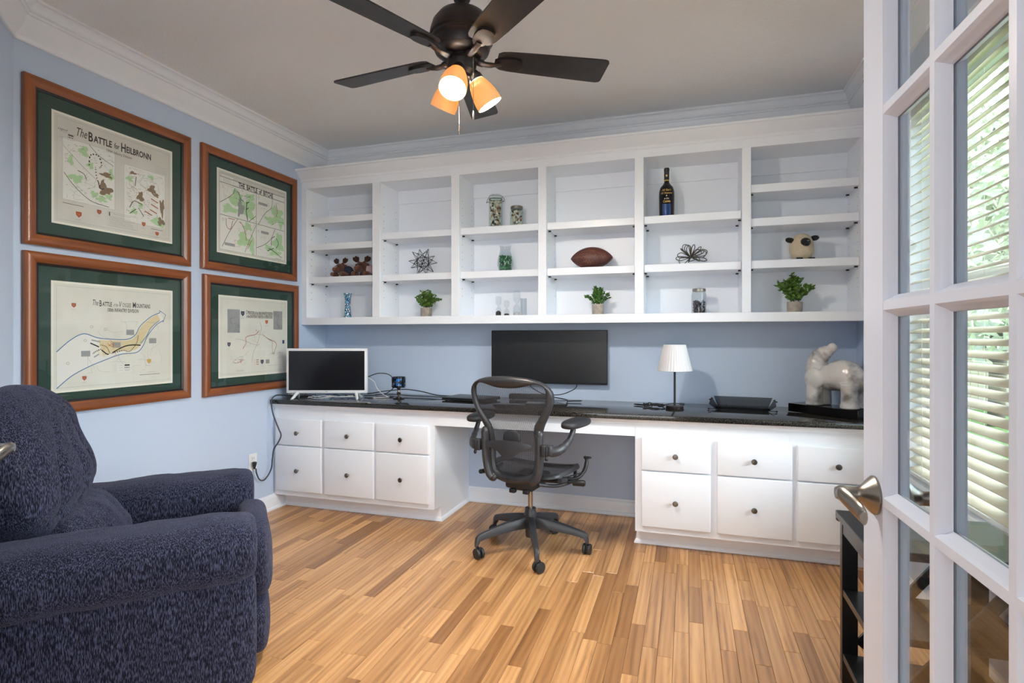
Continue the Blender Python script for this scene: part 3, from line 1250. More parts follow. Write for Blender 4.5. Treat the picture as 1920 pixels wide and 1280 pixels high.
# map two
p = picture(-1.201, -.366, 1.593, 2.335, 'cherry framed map titled The Battle of Bitche, nearest the bookcase in the upper row', 'paper1', (-1.082, -.466, 1.707, 2.224))
p.rect('ink', .02, .025, .98, .975, .0012)
p.fill('palewhite', .02, .025, .98, .85)
p.fill('palewhite', .02, .86, .98, .93)
p.line('ink', [(.02, .925), (.98, .925)], .003, False)
p.line('ink', [(.02, .855), (.98, .855)], .003, False)
p.text('THE  BATTLE  of  BITCHE', .27, .89, .042, bold=.0014, u1=.79)
p.line('ink', [(.02, .455), (.98, .445)], .0026, False)
p.line('ink', [(.525, .855), (.525, .03)], .0022, False)
p.fill('palewhite', .495, .43, .56, .475)
p.rect('ink', .495, .43, .56, .475, .001)
for i, (u, v, a, b) in enumerate([(.25, .70, .10, .10), (.40, .62, .11, .12), (.15, .55, .10, .05), (.44, .78, .07, .04), (.85, .66, .09, .10), (.75, .55, .08, .05), (.92, .56, .05, .08), (.34, .20, .08, .09), (.46, .15, .04, .12), (.40, .38, .06, .05), (.88, .26, .08, .12), (.82, .12, .09, .05), (.72, .16, .06, .04)]):
    p.blob('green', u, v, a, b, i)
p.fill('palewhite', .04, .83, .20, .96)
p.rect('ink', .04, .83, .20, .96, .0012)
p.lines('grey', .06, .94, .18, 7, .014, .0013)
p.line('ink', [(.02, .60), (.12, .68), (.20, .76), (.22, .83)], .003)
p.line('ink', [(.40, .46), (.38, .58), (.39, .70)], .006)
p.line('ink', [(.38, .60), (.41, .63)], .005)
p.line('ink', [(.38, .68), (.42, .71)], .005)
p.line('ink', [(.42, .455), (.52, .55)], .003)
p.line('ink', [(.56, .45), (.66, .62), (.76, .72), (.78, .85)], .003)
p.line('ink', [(.05, .06), (.14, .25), (.26, .45)], .003)
p.line('ink', [(.36, .04), (.44, .24), (.52, .42)], .003)
p.line('ink', [(.53, .13), (.66, .20), (.76, .30), (.82, .44)], .003)
p.line('ink', [(.76, .48), (.86, .55), (.97, .56)], .002)
for pts in ([(.10, .42), (.11, .32), (.16, .30), (.19, .41)], [(.28, .42), (.33, .38), (.37, .28), (.38, .20)], [(.46, .22), (.43, .16), (.40, .09)], [(.13, .43), (.22, .43)], [(.84, .80), (.86, .70), (.84, .62)]):
    p.line('red', pts, .004)
for pts in ([(.76, .20), (.77, .30), (.82, .34)], [(.84, .32), (.88, .25), (.84, .18)], [(.72, .16), (.82, .12), (.93, .06)], [(.27, .80), (.30, .72), (.34, .70)], [(.70, .12), (.80, .17)]):
    p.line('ink', pts, .0045)
p.blob('grey', .30, .60, .045, .10, 2)
p.scribble('grey', .04, .5, .5, .8, 26, 21)
p.scribble('grey', .56, .48, .95, .82, 18, 22)
p.scribble('red', .2, .06, .5, .42, 16, 23, .0012, .05)
p.scribble('grey', .57, .05, .95, .42, 22, 24)
p.ticks('ink', .22, .68, .46, .84, 24, 25, .002)
p.ticks('red', .6, .5, .9, .8, 18, 26, .0016)
p.ticks('green', .26, .1, .42, .35, 26, 27, .003)
for u, v in ((.05, .40), (.55, .82), (.55, .36), (.05, .80)):
    p.line('red', [(u, v), (u + .012, v + .015), (u + .024, v), (u + .012, v - .015)], .0014, True, True)
for u, v, w_ in ((.08, .085, .14), (.60, .34, .12), (.56, .72, .14)):
    p.fill('grey', u, v, u + w_, v + .035)
p.lines('ink', .82, .035, .96, 1, .01, .0016)
p.done()

# map three
p = picture(-2.12, -1.278, .842, 1.565, 'cherry framed map with a blue arrow band, lower one of the two by the corner', 'paper2', (-2.008, -1.388, .935, 1.446))
p.rect('grey', .02, .025, .98, .975, .0012)
p.text('The', .29, .835, .040, shear=.35, u1=.335)
p.text('B', .343, .83, .042, bold=.0004, u1=.362)
p.text('ATTLE', .367, .826, .030, bold=.0004, u1=.445)
p.text('of the', .458, .824, .022, shear=.3, u1=.50)
p.text('V', .508, .83, .042, shear=.25, u1=.532)
p.text('OSGES', .535, .826, .030, shear=.2, u1=.612)
p.text('M', .628, .83, .042, bold=.0004, u1=.655)
p.text('OUNTAINS', .66, .826, .030, bold=.0004, u1=.79)
p.text('100th INFANTRY DIVISION', .41, .77, .026, bold=.0003, u1=.68)
up = [(.02, .36), (.12, .47), (.22, .53), (.33, .49), (.45, .475), (.58, .475), (.65, .52), (.70, .62), (.80, .72), (.885, .765)]
lo = [(.02, .02), (.13, .13), (.26, .21), (.38, .265), (.52, .32), (.66, .335), (.72, .40), (.77, .52), (.85, .63), (.925, .685)]
UP = [(q.x, q.y) for q in catmull([(a, b, 0) for a, b in up], 5)]
LO = [(q.x, q.y) for q in catmull([(a, b, 0) for a, b in lo], 5)]
bmw = p.bmx('palewhite')
for i in range(min(len(UP), len(LO)) - 1):
    vs = [bmw.verts.new((p.d + .0002, u * p.wid, v * p.hei)) for u, v in (UP[i], LO[i], LO[i + 1], UP[i + 1])]
    bmw.faces.new(vs)
n0 = len(UP) // 3
bmt = p.bmx('tan')
for i in range(n0, len(UP) - 3):
    f = lambda a, b, k: (a[0] + (b[0] - a[0]) * k, a[1] + (b[1] - a[1]) * k)
    vs = [bmt.verts.new((p.d + .0003, u * p.wid, v * p.hei)) for u, v in (f(UP[i], LO[i], .08), f(UP[i], LO[i], .8), f(UP[i + 1], LO[i + 1], .8), f(UP[i + 1], LO[i + 1], .08))]
    bmt.faces.new(vs)
p.line('blue', up, .004)
p.line('blue', lo, .004)
p.line('blue', [(.885, .765), (.88, .79), (.945, .745), (.915, .66), (.925, .685)], .004, False)
p.line('ink', [(.36, .37), (.40, .33), (.42, .325)], .006)
p.line('ink', [(.45, .34), (.55, .40), (.63, .415), (.70, .41)], .006)
p.dash('ink', [(.35, .42), (.40, .40), (.43, .33)], .005, 10)
p.dash('ink', [(.44, .33), (.54, .36), (.60, .35), (.66, .43), (.68, .52)], .005, 18)
p.line('ink', [(.27, .44), (.34, .40)], .006, False)
p.dash('ink', [(.29, .335), (.32, .36), (.36, .38)], .006, 6)
p.line('grey', [(.70, .43), (.75, .50), (.80, .60), (.88, .68)], .006)
p.line('grey', [(.28, .47), (.35, .45)], .006, False)
p.line('grey', [(.30, .30), (.34, .33)], .006, False)
for u, v in ((.20, .31), (.57, .52), (.45, .39), (.78, .43)):
    p.fill('grey', u, v, u + .07, v + .055)
p.scribble('grey', .25, .15, .9, .66, 26, 31, .0008, .14)
p.scribble('tan', .33, .3, .62, .46, 40, 32, .0018, .05)
p.scribble('gold', .35, .36, .50, .48, 18, 33, .0012, .04)
p.scribble('green', .60, .30, .85, .55, 14, 34, .001, .06)
p.scribble('red', .34, .40, .46, .46, 6, 35, .0016, .05)
for u, v in ((.22, .465), (.27, .60), (.38, .575), (.09, .25)):
    p.line('grey', [(u, v), (u + .012, v + .012), (u + .022, v), (u + .012, v - .012)], .0016, True, True)
p.crest('red', .145, .80, .017)
p.crest('red', .225, .10, .017)
p.crest('gold', .78, .235, .02)
p.fill('palewhite', .49, .135, .62, .225)
p.line('ink', [(.555, .207), (.60, .207)], .007, False)
p.dash('ink', [(.555, .182), (.58, .182), (.60, .182)], .007, 4)
p.dash('grey', [(.555, .158), (.58, .158), (.60, .158)], .005, 5)
p.lines('grey', .505, .207, .545, 3, .025, .0012)
p.lines('ink', .69, .095, .94, 1, .01, .002)
p.lines('grey', .76, .12, .86, 1, .01, .001)
p.done()

# map four
p = picture(-1.186, -.349, .832, 1.563, 'cherry framed cream map with red route lines, beside the white television', 'paper2', (-1.070, -.457, .935, 1.448))
p.rect('grey', .02, .025, .98, .975, .0012)
p.crest('navy', .31, .80, .026)
p.text('O', .355, .818, .038, shear=.25, u1=.38)
p.text('PERATIONS of the 100th INFANTRY DIVISION', .385, .815, .030, shear=.12, bold=.0004, u1=.765)
p.text('in the EUROPEAN THEATER of OPERATIONS', .365, .768, .030, shear=.12, bold=.0004, u1=.765)
p.fill('grey', .10, .55, .27, .85)
p.fill('grey', .78, .60, .93, .86)
p.scribble('ink', .105, .56, .26, .84, 16, 41, .0008, .08)
p.scribble('ink', .785, .61, .92, .85, 14, 42, .0008, .06)
p.crest('crest', .67, .70, .022)
p.crest('navy', .12, .40, .022)
p.fill('navy', .93, .40, .965, .45)
p.crest('navy', .60, .155, .024)
p.line('red', [(.55, .585), (.50, .53), (.40, .51), (.35, .48), (.36, .42), (.31, .34)], .0035)
p.line('red', [(.62, .52), (.72, .455), (.80, .43), (.83, .38), (.80, .30), (.78, .25)], .0035)
p.line('brown', [(.60, .53), (.70, .47), (.76, .44), (.76, .36), (.77, .27)], .0025)
p.line('grey', [(.56, .70), (.59, .62), (.56, .52), (.53, .42), (.47, .30), (.44, .16)], .0025)
p.line('grey', [(.21, .47), (.30, .46), (.40, .42), (.52, .385), (.56, .40)], .002)
p.line('tan', [(.44, .46), (.54, .41)], .004)
p.line('tan', [(.34, .26), (.40, .31)], .004)
p.scribble('brown', .50, .52, .64, .60, 8, 43, .001, .05)
p.scribble('red', .18, .16, .32, .20, 10, 44, .0022, .05)
p.scribble('grey', .15, .14, .38, .28, 14, 45, .0009, .08)
p.scribble('grey', .72, .2, .93, .30, 8, 46, .0009, .08)
p.scribble('ink', .70, .24, .90, .28, 8, 47, .001, .04)
for v in (.185, .158, .13):
    p.line('red', [(.51, v), (.545, v)], .004, False)
    p.lines('grey', .47, v, .50, 1, .01, .0012)
p.fill('grey', .655, .13, .715, .185)
p.lines('grey', .22, .065, .34, 2, .014, .0014)
p.lines('grey', .70, .10, .95, 1, .01, .0014)
p.ticks('grey', .15, .3, .9, .6, 24, 48, .001)
p.done()

# ------------------------------------------------------------------ french doors
DW, DH, DT = .748, 2.03, .040
STL, MUN = .0986, .0142
LW = (DW - 2 * STL - 2 * MUN) / 3
ZR = [.2405 + i * .335 for i in range(5)]     # bottoms of the five rows of panes
PH = .335 - MUN


def lever(par, side, flip):
    """lever handle on one face; side=+1 front face (local +y), lever runs towards the hinge (local -x)"""
    y0 = 0 if side > 0 else -DT
    hx, hz = DW - .062, .905
    rot = Matrix.Translation((hx, y0, hz)) @ Matrix.Rotation(-PI / 2 * side, 4, 'X')
    ro = obj('handle_rose', lathe(B(), [(0, .0), (.0335, .0), (.034, .004), (.030, .009), (.020, .018), (.014, .025), (.0125, .030), (0, .030)], 32, rot), M['nickel'], par, smooth=30)
    st = lathe(B(), [(0, .0302), (.0125, .0302), (.0125, .046), (.0135, .048), (.0135, .056), (.010, .063), (0, .063)], 24, rot)
    # the wave-shaped blade of the lever
    pts = [(0, 0, 0), (-.02, .001, .002), (-.045, -.005, -.005), (-.068, -.012, -.014), (-.086, -.012, -.016), (-.096, -.008, -.015)]
    C = catmull(pts, 5)
    n = len(C)
    for i in range(n):
        pass
    rows = []
    for i, q in enumerate(C):
        t = i / (n - 1)
        hh_ = .0125 - .002 * t + .004 * math.sin(PI * t)
        th = .0085 - .004 * t
        c = Vector((hx + q.x, y0 + side * (.055 + q.y), hz + q.z))
        ring = []
        for k in range(12):
            a = 2 * PI * k / 12
            ring.append(st.verts.new(c + Vector((0, th * math.cos(a), hh_ * math.sin(a)))))
        rows.append(ring)
    for a, b in zip(rows, rows[1:]):
        for k in range(12):
            st.faces.new((a[k], a[(k + 1) % 12], b[(k + 1) % 12], b[k]))
    st.faces.new(rows[0])
    st.faces.new(rows[-1][::-1])
    obj('lever', st, M['nickel'], ro, smooth=40)


def french_door(name, hinge, ang, mirror=False):
    d = thing(name, (hinge[0], hinge[1], .006), kind='structure', rz=ang)
    if mirror:
        d.scale = (1, -1, 1)
    w = M['doorwhite']
    y0, y1 = -DT, 0
    obj('stile', box(B(), 0, STL, y0, y1, 0, DH, .002, 1), w, d)
    obj('stile', box(B(), DW - STL, DW, y0, y1, 0, DH, .002, 1), w, d)
    obj('top_rail', box(B(), STL, DW - STL, y0, y1, ZR[4] + PH, DH - .001, .001, 1), w, d)
    obj('bottom_rail', box(B(), STL, DW - STL, y0, y1, 0.001, ZR[0], .001, 1), w, d)
    for i in range(2):
        x = STL + LW * (i + 1) + MUN * i
        obj('muntin', box(B(), x, x + MUN, y0 + .001, y1 - .0004, ZR[0], ZR[4] + PH), w, d)
    for j in range(4):
        z = ZR[j] + PH
        for i in range(3):
            x = STL + (LW + MUN) * i
            obj('muntin', box(B(), x, x + LW, y0 + .001, y1 - .0004, z, z + MUN), w, d)
    for j in range(5):
        for i in range(3):
            x0 = STL + (LW + MUN) * i
            x1 = x0 + LW
            z0, z1 = ZR[j], ZR[j] + PH
            bm = B()
            for ys in (0, 1):
                f = (lambda v: y1 - v) if ys == 0 else (lambda v: y0 + v)
                pr = [(0, .0006), (.0035, .0045), (.0045, .0065), (.0065, .0105), (.0095, .0140), (.0105, .0155), (.0115, .0182), (0, .0182)]
                cs = [(x0, z0, 1, 1), (x1, z0, -1, 1), (x1, z1, -1, -1), (x0, z1, 1, -1)]
                rows = [[bm.verts.new((c[0] + c[2] * a, f(b), c[1] + c[3] * a)) for a, b in pr] for c in cs]
                for q in range(4):
                    A, C = rows[q], rows[(q + 1) % 4]
                    for k in range(len(pr) - 1):
                        bm.faces.new((A[k], C[k], C[k + 1], A[k + 1]))
            obj('glazing_bead', bm, w, d, smooth=35)
            obj('glass_pane', box(B(), x0 + .004, x1 - .004, y0 / 2 - .0016, y0 / 2 + .0016, z0 + .004, z1 - .004), M['glass'], d)
    for z in (.2, 1.0, 1.82):
        mx = Matrix.Translation((-.006, .006, z))
        obj('hinge', lathe(B(), [(0, -.045), (.005, -.045), (.005, .045), (0, .045)], 12, mx), M['nickel'], d, smooth=40)
    lever(d, 1, False)
    lever(d, -1, False)
    return d


french_door('door_1', (3.0802, -3.326), math.radians(91.94))
french_door('door_2', (1.562, -3.326), math.radians(136.2), True)

# ------------------------------------------------------------------ ceiling fan
FX, FYc = 1.932, -1.838
fan = thing('ceiling_fan', (FX, FYc, H), 'dark bronze five-blade ceiling fan with three lit amber glass shades', 'ceiling fan')
zf = lambda z: z - H
obj('canopy', lathe(B(), [(0, -.0005), (.068, -.0005), (.070, -.02), (.064, -.07), (.050, -.125), (.036, -.165), (.030, -.182), (.014, -.186), (0, -.186)], 40), M['bronze'], fan, smooth=35)
obj('downrod', lathe(B(), [(0, -.17), (.0125, -.17), (.0125, -.235), (0, -.235)], 16), M['bronze'], fan, smooth=40)
obj('motor_housing', lathe(B(), [(0, zf(2.424)), (.022, zf(2.424)), (.030, zf(2.418)), (.058, zf(2.410)), (.088, zf(2.392)), (.109, zf(2.364)), (.118, zf(2.335)), (.120, zf(2.322)), (.120, zf(2.316)), (.117, zf(2.313)), (.114, zf(2.311)), (.114, zf(2.305)), (.117, zf(2.302)), (.117, zf(2.297)), (.112, zf(2.294)), (.108, zf(2.29)),
                               (.106, zf(2.272)), (.100, zf(2.256)), (.088, zf(2.246)), (.070, zf(2.240)), (0, zf(2.240))], 48), M['bronze'], fan, smooth=28)
bm = lathe(B(), [(0, zf(2.239)), (.050, zf(2.239)), (.050, zf(2.232)), (.060, zf(2.229)), (.062, zf(2.222)), (.056, zf(2.218)), (.054, zf(2.20)), (.050, zf(2.186)), (.040, zf(2.176)), (.036, zf(2.170)), (.036, zf(2.16)), (.033, zf(2.155)), (.033, zf(2.148)), (.026, zf(2.140)), (.012, zf(2.132)), (0, zf(2.130))], 40)
obj('switch_housing', bm, M['bronze'], fan, smooth=28)
BL = []
TH0 = .511
for k in range(5):
    a = TH0 + k * 2 * PI / 5
    bmx = B()
    prof = [(.135, .036), (.15, .046), (.18, .051), (.25, .055), (.40, .060), (.52, .064), (.550, .064), (.562, .060), (.567, .052)]
    up = []
    for r, w in prof:
        up.append((r, w))
    pol = up + [(r, -w) for r, w in up[::-1]]
    mx = Matrix.Rotation(a, 4, 'Z') @ Matrix.Translation((0, 0, zf(2.238))) @ Matrix.Rotation(math.radians(-12), 4, 'X')
    prism(bmx, pol, 2, 0, .006, mx)
    obj('blade', bmx, M['blade'], fan)
    bi = B()
    # blade iron: arm rising from the hub and a leaf-shaped pad under the blade root
    mz = Matrix.Rotation(a, 4, 'Z')
    tube(bi, [mz @ Vector(q) for q in catmull([(.050, 0, zf(2.232)), (.085, 0, zf(2.222)), (.12, 0, zf(2.222)), (.15, 0, zf(2.230))], 5)], [.017, .013, .011, .013], 10, sy=.7)
    pad = [(.125, .012), (.14, .022), (.17, .030), (.20, .031), (.222, .024), (.232, .010)]
    pol = pad + [(r, -w) for r, w in pad[::-1]]
    prism(bi, pol, 2, -.011, -.0005, mx)
    obj('blade_iron', bi, M['bronze'], fan, smooth=40)
for k, phd in enumerate((-85, 35, 155)):
    ph = math.radians(phd)
    tilt = math.radians(33)
    # local frame of a shade: its axis runs outward and down
    base = Vector((.040 * math.cos(ph), .040 * math.sin(ph), zf(2.182)))
    ax = Vector((math.cos(ph) * math.sin(tilt), math.sin(ph) * math.sin(tilt), -math.cos(tilt)))
    R = ax.to_track_quat('Z', 'Y').to_matrix().to_4x4()
    mx = Matrix.Translation(base) @ R
    obj('lamp_holder', lathe(B(), [(0, -.012), (.016, -.012), (.022, -.004), (.026, .006), (.028, .020), (.026, .026), (0, .026)], 28, mx), M['bronze'], fan, smooth=30)
    sh = lathe(B(), [(.027, .0265), (.033, .036), (.042, .060), (.048, .085), (.0505, .108), (.0505, .128), (.0480, .128), (.0480, .108), (.0455, .085), (.0395, .060), (.0305, .037), (.025, .0285)], 40, mx)
    so = obj('lamp_shade', sh, M['shade'], fan, smooth=40)
    obj('bulb', lathe(B(), [(0, .028), (.012, .028), (.013, .052), (.020, .072), (.0275, .091), (.0285, .104), (.024, .118), (.013, .127), (0, .129)], 24, mx), M['bulb'], so, smooth=60)
for (dx, dy, zt, zb) in ((.010, -.050, 2.20, 1.965), (.058, -.030, 2.215, 2.022)):
    bm = B()
    z = zf(zt)
    while z > zf(zb):
        ellipsoid(bm, (dx, dy, z), (.0016, .0016, .0016), None, 6, 4)
        z -= .0042
    tube(bm, [(dx, dy, zf(zt)), (dx, dy, zf(zb))], .0005, 4)
    ch = obj('pull_chain', bm, M['nickel'], fan, smooth=60)
    obj('pull_knob', lathe(B(), [(0, zf(zb)), (.0022, zf(zb) - .001), (.003, zf(zb) - .004), (.0026, zf(zb) - .008), (.0038, zf(zb) - .012), (.0038, zf(zb) - .030), (.0028, zf(zb) - .034), (0, zf(zb) - .035)], 12, None, dx, dy), M['darkmetal'], ch, smooth=40)

# ------------------------------------------------------------------ mesh office chair
oc = thing('office_chair', (1.902, -.772, 0), 'graphite mesh-back swivel office chair on five casters, pulled up to the desk', 'chair', rz=math.radians(-9))
zax = math.radians(9)
ch = M['chair']
obj('gas_cylinder', lathe(B(), [(0, .16), (.0135, .16), (.0135, .39), (0, .39)], 20), M['steel'], oc, smooth=40)
bm = lathe(B(), [(0, .075), (.026, .075), (.028, .085), (.028, .13), (.036, .14), (.038, .19), (.033, .215), (.030, .228), (.030, .236), (.0155, .236), (.0155, .20), (0, .20)], 28)
obj('base_hub', bm, ch, oc, smooth=30)
for k in range(5):
    a = math.radians(-68.5 + 72 * k) + zax
    mz = Matrix.Rotation(a, 4, 'Z')
    bm = B()
    rows = []
    for r, wz0, wz1, hw_ in ((.025, .128, .196, .019), (.10, .125, .182, .018), (.20, .112, .157, .015), (.27, .100, .136, .0125), (.298, .090, .127, .0125), (.312, .068, .120, .0125), (.322, .062, .108, .0115), (.326, .062, .085, .010)):
        rg = []
        for s, zz in ((-1, wz0), (-.75, wz0 - .001), (.75, wz0 - .001), (1, wz0), (1, wz1 - .006), (.6, wz1), (-.6, wz1), (-1, wz1 - .006)):
            rg.append(bm.verts.new(mz @ Vector((r, s * hw_, zz))))
        rows.append(rg)
    for A, C in zip(rows, rows[1:]):
        for q in range(8):
            bm.faces.new((A[q], A[(q + 1) % 8], C[(q + 1) % 8], C[q]))
    bm.faces.new(rows[0])
    bm.faces.new(rows[-1][::-1])
    leg = obj('base_leg', bm, ch, oc, smooth=50)
    sw = (.6, -.2, .9, -.5, .3)[k]
    cm = mz @ Matrix.Translation((.312, 0, 0)) @ Matrix.Rotation(sw + PI / 2, 4, 'Z')
    bm = B()
    for s in (-1, 1):
        m2 = cm @ Matrix.Translation((.012, s * .0135, .0293)) @ Matrix.Rotation(PI / 2, 4, 'X')
        lathe(bm, [(0, -.0085), (.021, -.0085), (.027, -.0075), (.029, -.004), (.029, .004), (.027, .0075), (.021, .0085), (0, .0085)], 24, m2)
    box(bm, -.004, .022, -.0045, .0045, .02, .062, 0, 1, cm)
    tube(bm, [cm @ Vector((0, 0, .035)), cm @ Vector((0, 0, .07))], .006, 8)
    obj('caster', bm, M['softblack'], leg, smooth=40)
bm = B()
box(bm, -.085, .085, -.15, .10, .372, .43, .014)
box(bm, -.06, .06, -.11, .06, .355, .38, .008)
box(bm, -.055, -.02, -.16, -.13, .352, .375, .005)
box(bm, .02, .055, -.15, -.12, .350, .375, .005)
obj('tilt_mechanism', bm, M['softblack'], oc, smooth=40)
# back frame: outer and inner outline in (x, z)
outer = [(0, .990), (.08, .986), (.15, .974), (.205, .950), (.236, .905), (.232, .850), (.208, .790), (.180, .735), (.160, .680), (.152, .62), (.150, .55), (.146, .495), (.130, .455), (.10, .430), (.05, .418), (0, .414)]
inner = [(0, .928), (.06, .931), (.12, .945), (.165, .952), (.199, .930), (.203, .875), (.186, .820), (.155, .770), (.128, .725), (.120, .66), (.118, .58), (.116, .525), (.104, .490), (.08, .474), (.04, .467), (0, .465)]


def back_y(x, z):
    t = max(0., (z - .42) / .57)
    lumb = .028 * math.exp(-((z - .63) / .12) ** 2)
    return -.205 - .105 * t ** 1.25 + .055 * (abs(x) / .24) ** 2.2 * (0.35 + .65 * t) + lumb


def full(L):
    P = catmull([(x, 0, z) for x, z in L], 4)
    R_ = [(q.x, q.z) for q in P]
    return R_ + [(-x, z) for x, z in R_[-2:0:-1]]


FO, FI = full(outer), full(inner)
bm = B()
n = len(FO)
ring = []
for (xo, z_o), (xi, zi) in zip(FO, FI):
    rr = []
    for t, dy in ((0, 0), (.12, -.014), (.4, -.020), (.75, -.016), (1, -.006), (1, .008), (.7, .014), (.3, .014), (0.02, .010)):
        x_, z_ = xo + (xi - xo) * t, z_o + (zi - z_o) * t
        rr.append(bm.verts.new((x_, back_y(x_, z_) + dy, z_)))
    ring.append(rr)
for i in range(n):
    A, C = ring[i], ring[(i + 1) % n]
    for q in range(9):
        bm.faces.new((A[q], A[(q + 1) % 9], C[(q + 1) % 9], C[q]))
bf = obj('back_frame', bm, ch, oc, smooth=60)
h_ = n // 2
bm = B()
rows = []
for i in range(1, h_):
    x_, z_ = FI[i]
    rows.append([bm.verts.new((x_ * s, back_y(x_ * s, z_) + .002, z_)) for s in [1 - 2 * q / 14 for q in range(15)]])
for A, C in zip(rows, rows[1:]):
    for q in range(14):
        bm.faces.new((A[q], A[q + 1], C[q + 1], C[q]))
obj('back_mesh', bm, M['mesh'], oc, smooth=60)
bm = B()
for i in range(3, n, 6):
    x_, z_ = FO[i]
    xi, zi = FI[i]
    xm, zm = x_ + (xi - x_) * .4, z_ + (zi - z_) * .4
    lathe(bm, [(0, .0), (.0035, 0), (.0035, .0016), (0, .0016)], 8, Matrix.Translation((xm, back_y(xm, zm) - .0195, zm)) @ Matrix.Rotation(PI / 2, 4, 'X'))
obj('frame_screws', bm, M['darkmetal'], oc)
for s in (-1, 1):
    bm = B()
    P = catmull([(s * .158, -.238, .690), (s * .157, -.232, .60), (s * .151, -.226, .52), (s * .136, -.224, .462), (s * .118, -.222, .445)], 6)
    tube(bm, P, [.027] * 8 + [.029] * 9 + [.028] * 8, 14, sy=.75)
    ellipsoid(bm, P[0], (.021, .017, .024))
    ellipsoid(bm, P[-1], (.024, .018, .024))
    obj('back_upright', bm, ch, oc, smooth=60)
    bm = B()
    for zq, xq, yq in ((.684, .158, -.2585), (.452, .126, -.2445)):
        lathe(bm, [(0, 0), (.006, 0), (.006, .003), (0, .003)], 12, Matrix.Translation((s * xq, yq, zq)) @ Matrix.Rotation(PI / 2, 4, 'X'))
    obj('upright_screws', bm, M['steel'], oc)
# lumbar band
bm = B()
rows = []
for i in range(25):
    t = -1 + i / 12
    x_ = t * .128
    top = .640 + .018 * (1 - t * t)
    bot = .603 + .010 * abs(t) - .052 * math.exp(-(t / .38) ** 2) + .012 * math.exp(-(t / .16) ** 2)
    y_ = -.268 - .018 * (1 - t * t)
    rows.append([bm.verts.new(q) for q in ((x_, y_, top), (x_, y_ - .003, (top + bot) / 2), (x_, y_, bot), (x_, y_ + .006, bot), (x_, y_ + .004, (top + bot) / 2), (x_, y_ + .006, top))])
for A, C in zip(rows, rows[1:]):
    for q in range(6):
        bm.faces.new((A[q], A[(q + 1) % 6], C[(q + 1) % 6], C[q]))
bm.faces.new(rows[0])
bm.faces.new(rows[-1][::-1])
obj('lumbar_support', bm, ch, oc, smooth=50)
obj('lumbar_pad', superbox(B(), .050, .008, .048, 2.6, 8, Matrix.Translation((.0, -.235, .655))), M['softblack'], oc, smooth=60)
# seat
bm = B()
so_ = full([(0, .16), (.12, .155), (.20, .13), (.245, .05), (.25, -.05), (.235, -.18), (.20, -.235), (.12, -.25), (0, -.252)])
si_ = full([(0, .135), (.11, .130), (.18, .11), (.215, .04), (.22, -.05), (.205, -.165), (.175, -.205), (.11, -.22), (0, -.222)])
sz = lambda x, y: .452 + .018 * (abs(x) / .25) ** 2 - .025 * max(0, (y - .06) / .1)
rg = []
sy_off = .075
for (xo, yo), (xi, yi) in zip(so_, si_):
    rr = []
    for t, dz in ((0, 0), (.3, .012), (1, .008), (1, -.008), (.5, -.016), (0, -.012)):
        x_, y_ = xo + (xi - xo) * t, yo + (yi - yo) * t
        rr.append(bm.verts.new((x_, y_ + sy_off, sz(x_, y_) + dz)))
    rg.append(rr)
n2 = len(rg)
for i in range(n2):
    A, C = rg[i], rg[(i + 1) % n2]
    for q in range(6):
        bm.faces.new((A[q], A[(q + 1) % 6], C[(q + 1) % 6], C[q]))
obj('seat_frame', bm, ch, oc, smooth=60)
bm = B()
rows = []
for i in range(1, n2 // 2):
    x_, y_ = si_[i]
    rows.append([bm.verts.new((x_ * s, y_ + sy_off, sz(x_ * s, y_) - .012 * (1 - s * s))) for s in [1 - q / 5 for q in range(11)]])
for A, C in zip(rows, rows[1:]):
    for q in range(10):
        bm.faces.new((A[q], A[q + 1], C[q + 1], C[q]))
obj('seat_mesh', bm, M['seatmesh'], oc, smooth=60)
for s in (-1, 1):
    bm = B()
    tube(bm, catmull([(s * .10, .0, .40), (s * .19, .0, .405), (s * .232, -.06, .43), (s * .235, -.15, .445)], 5), .013, 10)
    tube(bm, catmull([(s * .23, .10, .44), (s * .245, .02, .412), (s * .20, -.10, .405), (s * .14, -.21, .43)], 5), .010, 8)
    obj('seat_link', bm, ch, oc, smooth=50)
    # arm: bracket, curved post, pad
    bm = B()
    box(bm, min(s * .178, s * .205), max(s * .178, s * .205), -.262, -.222, .585, .645, .006)
    box(bm, min(s * .204, s * .232), max(s * .204, s * .232), -.255, -.215, .59, .645, .008)
    P = catmull([(s * .215, -.235, .61), (s * .245, -.215, .612), (s * .268, -.175, .63), (s * .282, -.12, .665), (s * .286, -.085, .708)], 6)
    tube(bm, P, [.021, .0205, .019, .016, .014, .013, .013], 12, sy=1.25)
    obj('arm_post', bm, ch, oc, smooth=45)
    bm = B()
    box(bm, min(s * .200, s * .212), max(s * .200, s * .212), -.263, -.250, .572, .640, .003)
    ellipsoid(bm, (s * .206, -.259, .578), (.009, .008, .012))
    obj('arm_lock_lever', bm, M['black'], oc, smooth=50)
    fn = lambda p, q: Vector((p.x * (1 + .10 * q.y), p.y, p.z))
    obj('arm_pad', superbox(B(), .050, .132, .024, 3.0, 10, Matrix.Translation((s * .288, -.055, .736)) @ Matrix.Rotation(math.radians(-4 * s), 4, 'Z'), fn=fn), M['softblack'], oc, smooth=60)
bm = B()
tube(bm, [(.09, -.05, .412), (.285, -.03, .415)], .006, 8)
tube(bm, [(.265, -.032, .414), (.325, -.026, .415)], .017, 14)
tube(bm, [(.322, -.0262, .415), (.330, -.0255, .415)], .013, 14)
obj('tension_knob', bm, M['black'], oc, smooth=40)
bm = B()
tube(bm, catmull([(.20, -.02, .425), (.265, .02, .425), (.295, .06, .46), (.300, .085, .51), (.285, .095, .53)], 5), [.009, .010, .011, .009, .008], 10)
ellipsoid(bm, (.302, .10, .525), (.022, .018, .007))
tube(bm, [(.18, -.12, .43), (.30, .06, .455)], .0035, 6)
